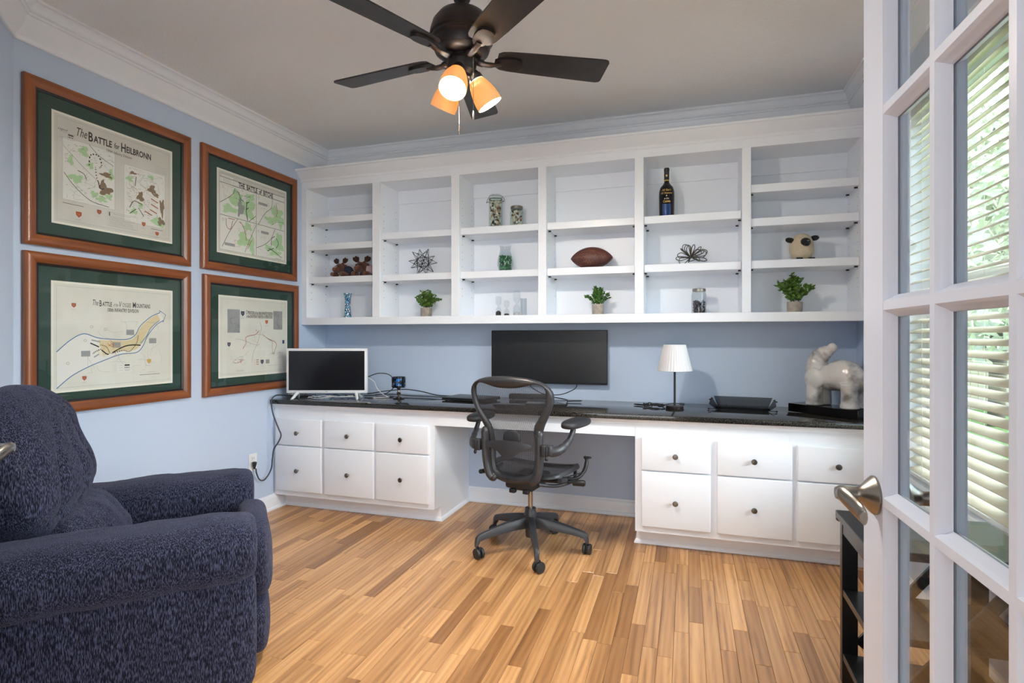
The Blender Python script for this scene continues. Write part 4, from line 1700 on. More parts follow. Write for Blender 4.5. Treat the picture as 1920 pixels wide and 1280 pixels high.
obj('seat_lever', bm, M['black'], oc, smooth=50)

# ------------------------------------------------------------------ navy recliner in the corner
RS0, RT0 = -1.092, 2.195
rc = thing('recliner', ((RS0 + RT0) / math.sqrt(2), (RS0 - RT0) / math.sqrt(2), 0), 'overstuffed navy chenille recliner with rolled arms in the corner', 'armchair', rz=PI / 4)
cm_ = M['chenille']
T = Matrix.Translation
Ry = lambda d: Matrix.Rotation(math.radians(d), 4, 'Y')
obj('base', box(B(), -.36, .40, -.235, .235, .02, .30, .02), cm_, rc, smooth=40)
for s in (-1, 1):
    # arm: side panel with a fat roll over it; s=-1 is the arm nearest the door
    bm = superbox(B(), .425, .095, .215, 9., 16, T((.035, s * .345, .245)), .004, 5, 3 + s)
    ap = obj('arm_panel', bm, cm_, rc, smooth=60)

    def fn(p, q, s=s):
        return Vector((p.x, p.y, p.z + .010 * math.sin(3 * p.x) - (.030 if False else 0)))
    bm = superbox(B(), .44, .118, .105, 2.7, 34, T((.033 + .012 * s, s * .352, .500)), .008, 8, 8 + s, ex=10, fn=lambda p, q: Vector((p.x, p.y * (1 + .04 * math.cos(PI * p.x)), p.z - .012 * (.5 - .5 * p.x / .43) ** 2)))
    obj('arm_roll', bm, cm_, rc, smooth=70)
bm = superbox(B(), .285, .226, .085, 4., 18, T((.215, 0, .375)), .008, 6, 21, fn=lambda p, q: Vector((p.x, p.y, p.z + .02 * max(0, q.z) * (1 - q.y ** 2))))
obj('seat_cushion', bm, cm_, rc, smooth=70)
bm = superbox(B(), .062, .232, .150, 3.2, 16, T((.470, 0, .375)), .008, 8, 31)
obj('footrest_pad', bm, cm_, rc, smooth=70)
bm = superbox(B(), .055, .226, .120, 3.2, 16, T((.468, 0, .136)), .007, 8, 37)
obj('footrest_pad', bm, cm_, rc, smooth=70)
bk = -17
obj('back_shell', superbox(B(), .045, .325, .28, 5., 14, T((-.300, 0, .58)) @ Ry(bk), .004, 5, 41), cm_, rc, smooth=70)


def crease(p, q):
    g = 0.
    for yc, bend in ((-.20, .10), (-.07, .04), (.07, -.04), (.20, -.10)):
        w = .018
        c = yc + bend * ((p.z + .16) / .3) ** 2
        g += math.exp(-((p.y - c) / w) ** 2)
    f = max(0., q.x) ** .6 * (.35 + .65 * max(0., 1 - abs(p.z + .05) / .25))
    g2 = math.exp(-((p.z + .17) / .02) ** 2) * max(0., q.x)
    return Vector((p.x + .035 * max(0, q.x) * (1 - q.y ** 2) - .026 * g * f - .02 * g2, p.y * (1 - .10 * max(0, q.z)), p.z))


bm = superbox(B(), .118, .335, .255, 2.8, 48, T((-.222, 0, .775)) @ Ry(bk), .014, 7, 51, fn=crease)
obj('head_pillow', bm, cm_, rc, smooth=80)
bm = superbox(B(), .105, .240, .135, 2.7, 24, T((-.085, 0, .500)) @ Ry(bk - 8), .014, 9, 61, fn=lambda p, q: Vector((p.x + .03 * max(0, q.x) * (1 - q.y ** 2), p.y, p.z)))
obj('lumbar_pillow', bm, cm_, rc, smooth=80)

# ------------------------------------------------------------------ black side table behind the door
st_ = thing('side_table', (3.46, -1.76, 0), 'small black wooden side table with two lower shelves and diagonal end braces under the window', 'table')
bwd = M['blackwood']
tx0, tx1, ty0, ty1 = -.213, .205, -.178, .180
obj('tabletop', box(B(), tx0 - .012, tx1 + .01, ty0 - .01, ty1 + .01, .560, .585, .002, 1), bwd, st_)
for y_ in (ty0, ty1 - .028):
    for x_ in (tx0, tx1 - .048):
        obj('leg', box(B(), x_, x_ + .048, y_, y_ + .028, 0, .5598, .0015, 1), bwd, st_)
    for sg in (1,):
        a0, a1 = tx0 + .048, tx1 - .048
        L = math.hypot(a1 - a0, .42)
        mx = T(((a0 + a1) / 2, y_ + .014, .335)) @ Matrix.Rotation(-sg * math.atan2(.42, a1 - a0), 4, 'Y')
        obj('cross_brace', box(B(), -L / 2 + .01, L / 2 - .01, -.0056, .0056, -.016, .016, 0, 1, mx), bwd, st_)
for z_ in (.302, .082):
    obj('shelf', box(B(), tx0 + .002, tx1 - .002, ty0 + .029, ty1 - .029, z_, z_ + .022, .001, 1), bwd, st_)
for x_ in (tx0, tx1 - .02):
    obj('top_apron', box(B(), x_ + .002, x_ + .018, ty0 + .03, ty1 - .03, .515, .5598), bwd, st_)

# ------------------------------------------------------------------ on the desk
tv = thing('television', (.357, -.476, CT), 'small white-framed television on splayed feet at the left end of the desk', 'television', rz=math.radians(18))
w2, zb, zt = .2785, .040, .350
bm = B()
box(bm, -w2, w2, -.012, .018, zb, zt, .005, 2)
box(bm, -w2 + .05, w2 - .05, .018, .045, zb + .04, zt - .09, .012, 2)
obj('housing', bm, M['tvwhite'], tv, smooth=40)
obj('screen', box(B(), -w2 + .017, w2 - .017, -.0132, -.0122, zb + .021, zt - .017), M['screen'], tv)
for s in (-1, 1):
    bm = B()
    c = s * .205
    P = [(c - .006 * s, -.002, zb + .006), (c + .016 * s, -.055, .0075), (c + .019 * s, -.070, .0045)]
    tube(bm, P, [.011, .009, .0045], 8)
    P = [(c - .006 * s, .004, zb + .006), (c + .016 * s, .060, .0075), (c + .019 * s, .072, .0045)]
    tube(bm, P, [.011, .009, .0045], 8)
    obj('foot', bm, M['tvwhite'], tv, smooth=40)
bm = B()
lathe(bm, [(0, 0), (.0022, 0), (.0022, .0006), (0, .0006)], 10, T((-.004, -.0122, zb + .010)) @ Matrix.Rotation(PI / 2, 4, 'X'))
box(bm, .002, .0075, -.0128, -.0121, zb + .009, zb + .0115)
obj('maker_mark', bm, M['black'], tv)

rt = obj('router', box(B(), .012, .046, -.36, -.16, 0, .085, .008, 3), M['tvwhite'], smooth=40, label='white plastic box standing against the wall behind the television', cat='router')
rt.location = (0, -.10, CT)

# candle holder
cdl = thing('candle_holder', (.812, -.295, CT), 'blue mosaic candle cup on a shiny metal pedestal, right of the television', 'candle holder')
obj('pedestal', lathe(B(), [(0, 0), (.040, 0), (.041, .004), (.034, .009), (.016, .014), (.010, .022), (.014, .032), (.015, .040), (.009, .050), (.009, .062), (.014, .070), (.020, .0755), (0, .0755)], 32), M['mirror'], cdl, smooth=35)
obj('cup', lathe(B(), [(0, .076), (.046, .076), (.047, .078), (.047, .150), (.044, .150), (.043, .082), (0, .081)], 36), mat('cup_glaze', (20, 24, 34), .12), cdl, smooth=35)
tiles = [mat('tile_blue', (28, 112, 196), .15), mat('tile_dark', (24, 28, 38), .15), mat('tile_silver', (150, 152, 160), .15, .8)]
rr = random.Random(5)
for tm, nm in zip(range(3), ('blue_mosaic', 'dark_mosaic', 'silver_mosaic')):
    bm = B()
    for i in range(24):
        for j in range(7):
            k = 0 if (i % 8 in (3, 4, 5) and j in (1, 2, 4, 5) and rr.random() < .9) else (1 if rr.random() < .6 else 2)
            if k != tm:
                continue
            a = 2 * PI * i / 24
            box(bm, .0465, .0482, -.0052, .0052, .080 + j * .0099, .0887 + j * .0099, 0, 1, Matrix.Rotation(a, 4, 'Z'))
    obj(nm, bm, tiles[tm], cdl, kind='stuff')

# monitor on the wall
mo = thing('monitor', (1.8235, -.0012, .868), 'wide black monitor mounted on the blue wall above the desk', 'monitor')
obj('housing', box(B(), -.4085, .4085, -.055, -.030, 0, .367, .004, 2), M['black'], mo, smooth=40)
obj('screen', box(B(), -.404, .404, -.0562, -.0552, .016, .362), M['screenmatte'], mo)
bm = B()
box(bm, -.10, .10, -.030, -.012, .11, .27, .004)
box(bm, -.12, .12, -.012, 0, .09, .29)
obj('wall_mount', bm, M['black'], mo)

# laptops behind the chair
lp = thing('laptop', (1.335, -.245, CT), 'closed dark laptop on the desk left of the mesh chair', 'laptop', rz=math.radians(-10))
obj('base', box(B(), -.165, .165, -.11, .115, .004, .015, .003, 2), M['black'], lp, smooth=40)
obj('lid', box(B(), -.165, .165, -.11, .115, .0165, .0235, .003, 2), mat('laptop_lid', (44, 45, 48), .35, .3), lp, smooth=40)
obj('hinge', box(B(), -.12, .12, .108, .117, .010, .020), M['black'], lp)
bm = B()
for x_, y_ in ((-.14, -.09), (.14, -.09), (-.14, .095), (.14, .095)):
    lathe(bm, [(0, .0002), (.008, .0002), (.007, .0042), (0, .0042)], 10, None, x_, y_)
obj('rubber_feet', bm, M['softblack'], lp)
l2 = thing('tablet', (1.88, -.30, CT), 'slim dark tablet lying on the desk behind the mesh chair back', 'tablet', rz=math.radians(8))
obj('body', box(B(), -.13, .13, -.085, .085, .0005, .010, .003, 2), M['black'], l2, smooth=40)
obj('glass_front', box(B(), -.124, .124, -.079, .079, .0101, .0108), M['blackgloss'], l2)
bm = B()
tube(bm, [(0, 0, 0), (.10, 0, .0)], .0045, 8)
tube(bm, [(.10, 0, 0), (.112, 0, 0)], [.0045, .001], 8)
pn = obj('pen', bm, M['black'], smooth=40, label='black pen lying on the desk beside the chair back', cat='pen')
pn.location = (1.975, -.158, CT + .0055)
pn.rotation_euler = (0, 0, math.radians(28))

# table lamp
lm = thing('table_lamp', (2.668, -.325, CT), 'small table lamp with a pleated white shade on a thin black stem', 'lamp')
obj('base', lathe(B(), [(0, 0), (.050, 0), (.051, .002), (.051, .020), (.049, .022), (0, .022)], 40), M['bronze'], lm, smooth=30)
obj('stem', lathe(B(), [(0, .0222), (.0062, .0222), (.0062, .265), (.010, .267), (.010, .30), (0, .30)], 16), M['black'], lm, smooth=40)
bm = B()
N = 144
zz_ = [(.100, .228), (.0995, .231), (.063, .380), (.062, .383)]
rings = []
for r, z in zz_:
    rings.append([bm.verts.new(((r + .0014 * math.cos(a * 36)) * math.cos(a), (r + .0014 * math.cos(a * 36)) * math.sin(a), z)) for a in [2 * PI * i / N for i in range(N)]])
for A, C in zip(rings, rings[1:]):
    for i in range(N):
        bm.faces.new((A[i], A[(i + 1) % N], C[(i + 1) % N], C[i]))
so_l = obj('lamp_shade', bm, M['lampcloth'], lm, smooth=50)
md = so_l.modifiers.new('thick', 'SOLIDIFY')
md.thickness = .0012
obj('shade_spider', tube(tube(B(), [(-.0925, 0, .262), (.0925, 0, .262)], .0015, 6), [(0, -.0925, .262), (0, .0925, .262)], .0015, 6), M['black'], lm)
bm = B()
pts = []
rr = random.Random(12)
for i in range(46):
    a = i * .55
    pts.append((2.545 + .055 * math.cos(a) + rr.uniform(-.012, .012), -.27 + .028 * math.sin(a) + rr.uniform(-.010, .010), CT + .004 + .022 * rr.random()))
P = [(2.6135, -.315, CT + .004), (2.60, -.30, CT + .004)] + pts + [(2.48, -.24, CT + .006), (2.42, -.19, CT + .005), (2.44, -.17, CT + .004), (2.52, -.22, CT + .006), (2.60, -.26, CT + .016), (2.66, -.245, CT + .026), (2.70, -.235, CT + .022)]
tube(bm, catmull(P, 5), .0027, 6)
tube(bm, [(2.695, -.236, CT + .0215), (2.722, -.228, CT + .020)], .007, 8)
obj('lamp_cord', bm, M['cableblack'], smooth=50, label='bundled black lamp cord lying behind the table lamp base', cat='cord')

# smoked letter tray
tr = thing('desk_tray', (3.05, -.215, CT), 'smoked black flared desk tray with ball-ended corner pins', 'tray', rz=math.radians(-6))
b0, t0 = (-.142, .142, -.075, .075, .006), (-.175, .175, -.105, .115)
lowF, hiB, hiS = .022, .064, .058
def P8(x, y, z): return (x, y, z)
sides = {
    'back_panel': [(-.142, .075, .006), (.142, .075, .006), (.165, .105, hiB), (-.165, .105, hiB)],
    'front_panel': [(.142, -.075, .006), (-.142, -.075, .006), (-.150, -.092, lowF), (.150, -.092, lowF)],
    'side_panel': [(-.142, -.075, .006), (-.142, .075, .006), (-.178, .100, hiS), (-.178, -.098, hiS - .02)],
    'side_panel.001': [(.142, .075, .006), (.142, -.075, .006), (.178, -.098, hiS - .02), (.178, .100, hiS)],
}
obj('tray_floor', box(B(), -.142, .142, -.075, .075, .0035, .0065), M['smoke'], tr)
for nm, q in sides.items():
    bm = B()
    quads(bm, q, [(0, 1, 2, 3)])
    o = obj(nm.split('.')[0], bm, M['smoke'], tr)
    s_ = o.modifiers.new('thick', 'SOLIDIFY')
    s_.thickness = .0028
bm = B()
for x_ in (-1, 1):
    tube(bm, [(x_ * .135, -.076, .006), (x_ * .180, -.088, .0065)], .0022, 6)
    ellipsoid(bm, (x_ * .182, -.0885, .0066), (.0058, .0058, .0058))
    tube(bm, [(x_ * .168, .098, .052), (x_ * .186, .080, .044)], .002, 6)
    ellipsoid(bm, (x_ * .187, .079, .0435), (.005, .005, .005))
    ellipsoid(bm, (x_ * .09, .066, .0130), (.0055, .0055, .0055))
    ellipsoid(bm, (x_ * .12, .06, .0032), (.006, .006, .003))
obj('corner_pins', bm, M['black'], tr, smooth=50)

# elephant on a black plinth
pl = obj('plinth', box(B(), 0, .40, 0, .165, .0006, .047, .0015, 1), M['blackgloss'], label='low glossy black plinth under the marble elephant', cat='plinth')
pl.location = (3.297, -.213, CT)
pl.rotation_euler = (0, 0, -PI / 4)
bm = B()
el = [((.285, .085, .172), (.118, .068, .086)), ((.335, .085, .150), (.080, .066, .082)), ((.215, .085, .160), (.080, .064, .076)),
      ((.130, .085, .180), (.058, .058, .070)), ((.135, .085, .225), (.050, .048, .045)), ((.150, .024, .148), (.060, .024, .062)), ((.150, .146, .148), (.060, .024, .062)), ((.098, .085, .212), (.030, .046, .052)), ((.235, .085, .148), (.09, .060, .062)),
      ((.418, .085, .135), (.012, .012, .035)), ((.222, .085, .323), (.0265, .0265, .0265))]
for c, r in el:
    ellipsoid(bm, c, r, None, 20, 14)
tube(bm, catmull([(.128, .085, .185), (.126, .085, .225), (.140, .085, .262), (.168, .085, .288), (.198, .085, .306), (.222, .085, .322)], 5), [.056, .055, .050, .043, .034, .026, .024], 16)
for y_ in (.046, .124):
    lathe(bm, [(0, .0005), (.043, .0005), (.046, .004), (.044, .05), (.043, .10), (.036, .15), (0, .16)], 20, None, .137, y_)
    lathe(bm, [(0, .0005), (.046, .0005), (.050, .004), (.044, .035), (.044, .09), (.050, .13), (0, .15)], 20, None, .348, y_)
eo = obj('elephant_sculpture', bm, M['marble'], smooth=60, label='polished white marble elephant sculpture with raised trunk on a black plinth', cat='sculpture')
eo.location = (3.297, -.213, CT + .0475)
eo.rotation_euler = (0, 0, -PI / 4)
eo.scale = (.95, 1, 1)
remesh(eo, .0042, 5)

# cables
def cable(label, pts, r, m, n=6, name='cable', grp=None):
    return obj(name, tube(B(), catmull(pts, 6), r, n), M[m], smooth=50, label=label, cat='cable', group=grp)


z_ = CT
pc_ = thing('power_lead', (0, 0, 0), 'grey power cord hanging over the left end of the desk to the wall outlet', 'cord')
obj('cable', tube(B(), catmull([(.16, -.36, z_ + .006), (.07, -.46, z_ + .010), (.040, -.55, z_ + .024), (.03, -.61, z_ + .022), (.028, -.640, .745), (.052, -.648, .66), (.098, -.652, .57), (.118, -.652, .525), (.095, -.652, .475), (.060, -.650, .43), (.044, -.648, .36), (.040, -.652, .30), (.034, -.676, .255), (.032, -.716, .230), (.032, -.755, .245), (.034, -.782, .29), (.036, -.791, .325)], 7), .0048, 8), M['cablegrey'], pc_, smooth=60)
obj('plug', lathe(B(), [(0, 0), (.007, 0), (.008, .010), (.013, .030), (.015, .042), (.012, .046), (0, .046)], 14, T((.0245, -.792, .322)) @ Matrix.Rotation(.05, 4, 'Y')), M['softblack'], pc_, smooth=40)
ou = thing('wall_outlet', (0, -.782, .362), 'white wall outlet with a dark plug, beside the base cabinet', 'outlet')
obj('cover_plate', box(B(), .0006, .0055, -.036, .036, -.058, .058, .002, 2), M['tvwhite'], ou)
for dz in (-.026, .026):
    bm = B()
    box(bm, .0056, .0072, -.015, .015, dz - .017, dz + .017, .0007, 1)
    so2 = obj('socket', bm, M['tvwhite'], ou)
    bm = B()
    box(bm, .0072, .0076, -.007, -.005, dz - .004, dz + .008)
    box(bm, .0072, .0076, .005, .007, dz - .004, dz + .008)
    obj('slot', bm, M['black'], so2)
cable('black cable arching out from behind the television', [(.56, -.30, z_ + .14), (.60, -.22, z_ + .165), (.66, -.17, z_ + .155), (.70, -.155, z_ + .11), (.695, -.16, z_ + .06), (.65, -.18, z_ + .02), (.58, -.21, z_ + .006), (.50, -.24, z_ + .004)], .0034, 'cableblack')
cable('white cable looping down beside the television', [(.57, -.30, z_ + .14), (.60, -.27, z_ + .11), (.62, -.26, z_ + .06), (.66, -.25, z_ + .02), (.70, -.255, z_ + .004), (.72, -.27, z_ + .0035), (.69, -.31, z_ + .0035), (.65, -.36, z_ + .0035)], .0024, 'cablewhite')
cable('long black cable running from the television to the laptop', [(.50, -.20, z_ + .012), (.62, -.13, z_ + .03), (.75, -.09, z_ + .042), (.88, -.085, z_ + .03), (1.02, -.10, z_ + .008), (1.14, -.09, z_ + .005), (1.26, -.07, z_ + .006), (1.36, -.06, z_ + .005), (1.46, -.07, z_ + .004)], .0036, 'cableblack')
cable('second black cable lying flat on the desk near the candle holder', [(.55, -.17, z_ + .004), (.66, -.10, z_ + .004), (.80, -.15, z_ + .004), (.95, -.15, z_ + .004), (1.05, -.17, z_ + .0042), (1.12, -.17, z_ + .0042)], .0032, 'cableblack')
rr = random.Random(3)
for k in range(3):
    pts = []
    for i in range(16):
        a = i * .9 + k
        t = i / 15
        pts.append((.25 + .27 * t + .035 * math.cos(a), -.525 + .10 * t + .025 * math.sin(a * 1.1), z_ + .0045 + .014 * rr.random() + k * .004))
    cable(('tangled white cable under the television, nearest the wall end', 'tangled white cable in the middle under the television', 'tangled white cable under the television beside its right foot')[k], [(p[0] + (k - 1) * .05, p[1], p[2]) for p in pts], .002, 'cablewhite', 5)
pts = [(.20 + .022 * i + .03 * math.cos(i * 1.3), -.47 + .010 * i + .03 * math.sin(i * 1.1), z_ + .005 + .008 * (i % 3)) for i in range(15)]
cable('tangled black cable under the television', pts, .003, 'cableblack', 5)
cable('black cable loop hanging below the monitor behind the chair', [(1.70, -.020, .90), (1.695, -.035, .855), (1.74, -.09, .83), (1.82, -.10, .80), (1.92, -.09, .80), (1.99, -.07, .825), (2.02, -.035, .85), (2.02, -.020, .90)], .003, 'cableblack')
cable('black cable curled on the desk behind the chair back', [(1.60, -.16, z_ + .004), (1.68, -.12, z_ + .02), (1.80, -.14, z_ + .024), (1.90, -.11, z_ + .02), (1.98, -.13, z_ + .006), (1.86, -.18, z_ + .004), (1.74, -.20, z_ + .004), (1.64, -.22, z_ + .004)], .0034, 'cableblack')
ps = thing('power_strip', (1.70, -.075, CT), 'black power strip lying against the wall behind the chair back', 'power strip', rz=math.radians(3))
obj('body', box(B(), -.14, .14, -.024, .024, .0005, .036, .004, 2), M['black'], ps, smooth=40)
bm = B()
for i in range(6):
    box(bm, -.12 + i * .04, -.096 + i * .04, -.012, .012, .0362, .0372)
obj('socket_faces', bm, M['softblack'], ps)

# ------------------------------------------------------------------ on the shelves
ZB, ZM2, ZO1, ZTI = 1.3322, 1.6322, 1.6332, 1.9292


def moose(loc, rz, label, cloth, cloth_name, k=1.0):
    t = thing('plush_moose', loc, label, 'plush toy', rz=rz, group='plush moose pair')
    t.scale = (k, k, k)
    bm = B()
    ellipsoid(bm, (.015, .02, .035), (.048, .050, .036))            # trunk, lying
    ellipsoid(bm, (-.010, -.035, .062), (.034, .034, .034))        # head
    ellipsoid(bm, (-.016, -.066, .050), (.026, .026, .022))         # muzzle
    for s in (-1, 1):
        ellipsoid(bm, (s * .040 - .005, -.042, .018), (.018, .034, .0175))   # front legs
        ellipsoid(bm, (s * .050 + .02, .030, .019), (.020, .034, .0185))
        ellipsoid(bm, (s * .038 - .01, -.020, .080), (.014, .008, .009), Matrix.Rotation(s * .4, 4, 'Y'))
        tube(bm, [(s * .010 - .01, -.030, .082), (s * .024 - .01, -.028, .100)], .009, 8)
    b = obj('body', bm, M['plushbrown'], t, smooth=60)
    remesh(b, .0035, 3)
    bm = B()
    ellipsoid(bm, (-.018, -.076, .052), (.020, .018, .017))
    obj('muzzle', bm, M['plushtan'], t, smooth=60)
    for s in (-1, 1):
        bm = B()
        ellipsoid(bm, (s * .036 - .01, -.026, .110), (.019, .010, .015))
        ellipsoid(bm, (s * .052 - .01, -.026, .115), (.010, .009, .016), Matrix.Rotation(s * .5, 4, 'Y'))
        ellipsoid(bm, (s * .040 - .01, -.026, .124), (.009, .008, .014))
        ellipsoid(bm, (s * .026 - .01, -.026, .121), (.008, .008, .011))
        a = obj('antler', bm, M['antler'], t, smooth=60)
        remesh(a, .003, 2)
        ellipsoid_eye = B()
        ellipsoid(ellipsoid_eye, (s * .014 - .011, -.066, .073), (.0042, .004, .0045))
        obj('eye', ellipsoid_eye, M['black'], t, smooth=60)
    bm = B()
    ellipsoid(bm, (.024, .006, .046), (.042, .036, .036))
    obj(cloth_name, bm, cloth, t, smooth=60)
    for s in (-1, 1):
        bm = B()
        ellipsoid(bm, (s * .040 - .005, -.076, .019), (.0145, .004, .0145))
        obj('foot_pad', bm, M['plushtan'], t, smooth=60)
    return t


moose((.285, -.165, ZO1 + .0012), math.radians(-8), 'brown plush moose in a navy vest, lying on the shelf', M['navycloth'], 'vest', 1.06)
moose((.436, -.125, ZO1 + .0015), math.radians(6), 'brown plush moose in a pale pink shirt, lying on the shelf', M['pinkcloth'], 'shirt', 1.16)

bv = thing('flower_vase', (.302, -.15, ZB), 'tall narrow blue and white patterned vase on the bottom shelf', 'vase')
bodyp = [(0, 0), (.028, 0), (.029, .004), (.024, .03), (.021, .08), (.0205, .12), (.023, .15), (.030, .180), (.031, .186), (.028, .186), (.020, .15), (.018, .12), (0, .10)]
def vase_mat():
    m = mat('vase_glaze', (226, 232, 238), .15)
    nt = m.node_tree
    p_ = nt.nodes['Principled BSDF']
    tc = nt.nodes.new('ShaderNodeTexCoord')
    v = nt.nodes.new('ShaderNodeTexVoronoi')
    v.inputs['Scale'].default_value = 62
    cr = nt.nodes.new('ShaderNodeValToRGB')
    e_ = cr.color_ramp.elements
    cr.color_ramp.interpolation = 'CONSTANT'
    e_[0].position, e_[1].position = 0, .38
    e_[0].color, e_[1].color = lin(232, 238, 244), lin(60, 130, 150)
    q = e_.new(.48)
    q.color = lin(30, 52, 110)
    q = e_.new(.66)
    q.color = lin(110, 170, 200)
    nt.links.new(tc.outputs['Object'], v.inputs['Vector'])
    nt.links.new(v.outputs['Distance'], cr.inputs[0])
    sc_ = nt.nodes.new('ShaderNodeMath')
    nt.links.new(cr.outputs[0], p_.inputs['Base Color'])
    return m
def vase_scale(m):
    for n_ in m.node_tree.nodes:
        if n_.type == 'VALTORGB':
            for q, f in zip(n_.color_ramp.elements, (0, .36, .46, .62)):
                q.position = f
    return m
obj('vase_body', lathe(B(), bodyp, 32), vase_scale(vase_mat()), bv, smooth=40)

# wire stars and loops
bm = B()
ico = bmesh.new()
bmesh.ops.create_icosphere(ico, subdivisions=1, radius=.050)
mrot = Matrix.Rotation(.4, 4, 'X') @ Matrix.Rotation(.3, 4, 'Z')
for ed in ico.edges:
    tube(bm, [mrot @ v.co for v in ed.verts], .0016, 5)
for f_ in ico.faces:
    c = f_.calc_center_median()
    tip = c.normalized() * .102
    for v in f_.verts:
        tube(bm, [mrot @ tip, mrot @ v.co], .0016, 5)
ico.free()
zs = min(v.co.z for v in bm.verts)
ws = obj('wire_star', bm, M['wireblack'], label='black wire star ball on the middle shelf, second bookcase bay', cat='ornament')
ws.location = (.927, -.15, ZM2 - zs + .0002)
bm = B()
rr = random.Random(9)
c0 = Vector((0, 0, .072))
for i in range(17):
    th = rr.uniform(0, 2 * PI)
    el_ = rr.uniform(-.45, 1.45)
    d = Vector((math.cos(th) * math.cos(el_), math.sin(th) * math.cos(el_) * .8, math.sin(el_))).normalized()
    L = rr.uniform(.078, .106)
    if d.z < 0:
        L = min(L, .068 / -d.z)
    s_ = d.orthogonal().normalized()
    s_ = (Matrix.Rotation(rr.uniform(0, PI), 3, d) @ s_)
    w_ = rr.uniform(.018, .026)
    pts = [c0, c0 + d * L * .45 + s_ * w_ * .7, c0 + d * L * .8 + s_ * w_, c0 + d * L, c0 + d * L * .8 - s_ * w_, c0 + d * L * .45 - s_ * w_ * .7, c0]
    pts = [Vector((q.x, q.y, max(q.z, .004))) for q in pts]
    tube(bm, catmull(pts, 6), .0026, 6)
ellipsoid(bm, c0, (.008, .008, .008))
zs = min(v.co.z for v in bm.verts)
wl = obj('wire_flower', bm, M['wirebronze'], smooth=60, label='looped bronze wire flower on the middle shelf, fifth bookcase bay', cat='ornament')
wl.location = (2.759, -.15, ZM2 - zs + .0002)


def plant(loc, label, kind, seed, rad, hgt, pot_r, pot_h, leaf, nst, lm_):
    t = thing('potted_plant', loc, label, 'plant', group='small potted plants on the bottom shelf')
    obj('pot', lathe(B(), [(0, 0), (pot_r * .94, 0), (pot_r * .96, .002), (pot_r, pot_h - .002), (pot_r * .98, pot_h), (pot_r * .86, pot_h), (pot_r * .84, pot_h - .008), (0, pot_h - .008)], 32), M['concrete'], t, smooth=40)
    rr = random.Random(seed)
    st_b, lf = B(), B()
    for i in range(nst):
        a = rr.uniform(0, 2 * PI)
        sp = rr.random() ** .6
        top = Vector((math.cos(a) * rad * sp, math.sin(a) * rad * .75 * sp, pot_h + hgt * (1.0 - .62 * sp ** 1.6) * rr.uniform(.72, 1.0)))
        b0_ = Vector((math.cos(a) * pot_r * .5 * sp, math.sin(a) * pot_r * .5 * sp, pot_h - .008))
        mid = (b0_ + top) / 2 + Vector((0, 0, hgt * .1))
        C = catmull([b0_, mid, top], 5)
        tube(st_b, C, .0011, 4)
        for j, q in enumerate(C[2:]):
            for h in range(4 if kind == 'fine' else 2):
                aa = rr.uniform(0, 2 * PI)
                d = Vector((math.cos(aa), math.sin(aa), rr.uniform(-.1, .9))).normalized()
                s_ = d.orthogonal().normalized()
                s_ = Matrix.Rotation(rr.uniform(0, PI), 3, d) @ s_
                up_ = d.cross(s_) * leaf * .12
                L = leaf * rr.uniform(.7, 1.1)
                W_ = L * {'round': .42, 'fine': .30, 'leafy': .30}[kind]
                quads(lf, [q, q + d * L * .5 + s_ * W_ + up_, q + d * L, q + d * L * .5 - s_ * W_ + up_, q + d * L * .5 - up_ * .4], [(0, 1, 4), (1, 2, 4), (2, 3, 4), (3, 0, 4)])
    obj('stems', st_b, M['stem'], t)
    obj('foliage', lf, lm_, t, kind='stuff', norm=False)
    return t


plant((.952, -.15, ZB), 'small round-leaved plant in a beige pot, second bookcase bay', 'round', 3, .108, .145, .040, .066, .023, 26, M['leaf'])
plant((2.184, -.15, ZB), 'small upright rosemary-like plant in a pale pot, under the football', 'fine', 8, .084, .130, .038, .070, .017, 30, M['leaf2'])
plant((3.342, -.15, ZB), 'larger leafy boxwood plant in a beige pot, under the sheep', 'leafy', 5, .112, .170, .042, .064, .034, 24, M['leaf'])


def contents(name, parent, r, z0, z1, mats_, n, size, seed):
    """loose pieces filling a jar"""
    rr = random.Random(seed)
    for mi, m in enumerate(mats_):
        bm = B()
        for i in range(n // len(mats_)):
            a = rr.uniform(0, 2 * PI)
            q = r * rr.random() ** .35
            s_ = size * rr.uniform(.6, 1.2)
            z = rr.uniform(z0 + s_ * .6, z1)
            rot = Matrix.Rotation(rr.uniform(0, 3), 4, 'X') @ Matrix.Rotation(rr.uniform(0, 3), 4, 'Y')
            q = min(q, r - s_)
            ellipsoid(bm, (q * math.cos(a), q * math.sin(a), z), (s_, s_ * .75, s_ * .45), rot, 8, 5)
        obj(name, bm, m, parent, smooth=60, kind='stuff')


shells_ = [mat('shell_cream', (222, 208, 190), .5), mat('shell_pink', (196, 150, 132), .5), mat('shell_brown', (122, 84, 62), .5), mat('shell_white', (232, 228, 220), .5), mat('shell_dark', (66, 54, 50), .5)]


shells = [shells_[k] for k in (0, 3, 1, 3, 0, 2, 3, 4)]


def glass_pot(t, prof, m='jarglass'):
    obj('glass_body', lathe(B(), prof, 36), M[m], t, smooth=40)


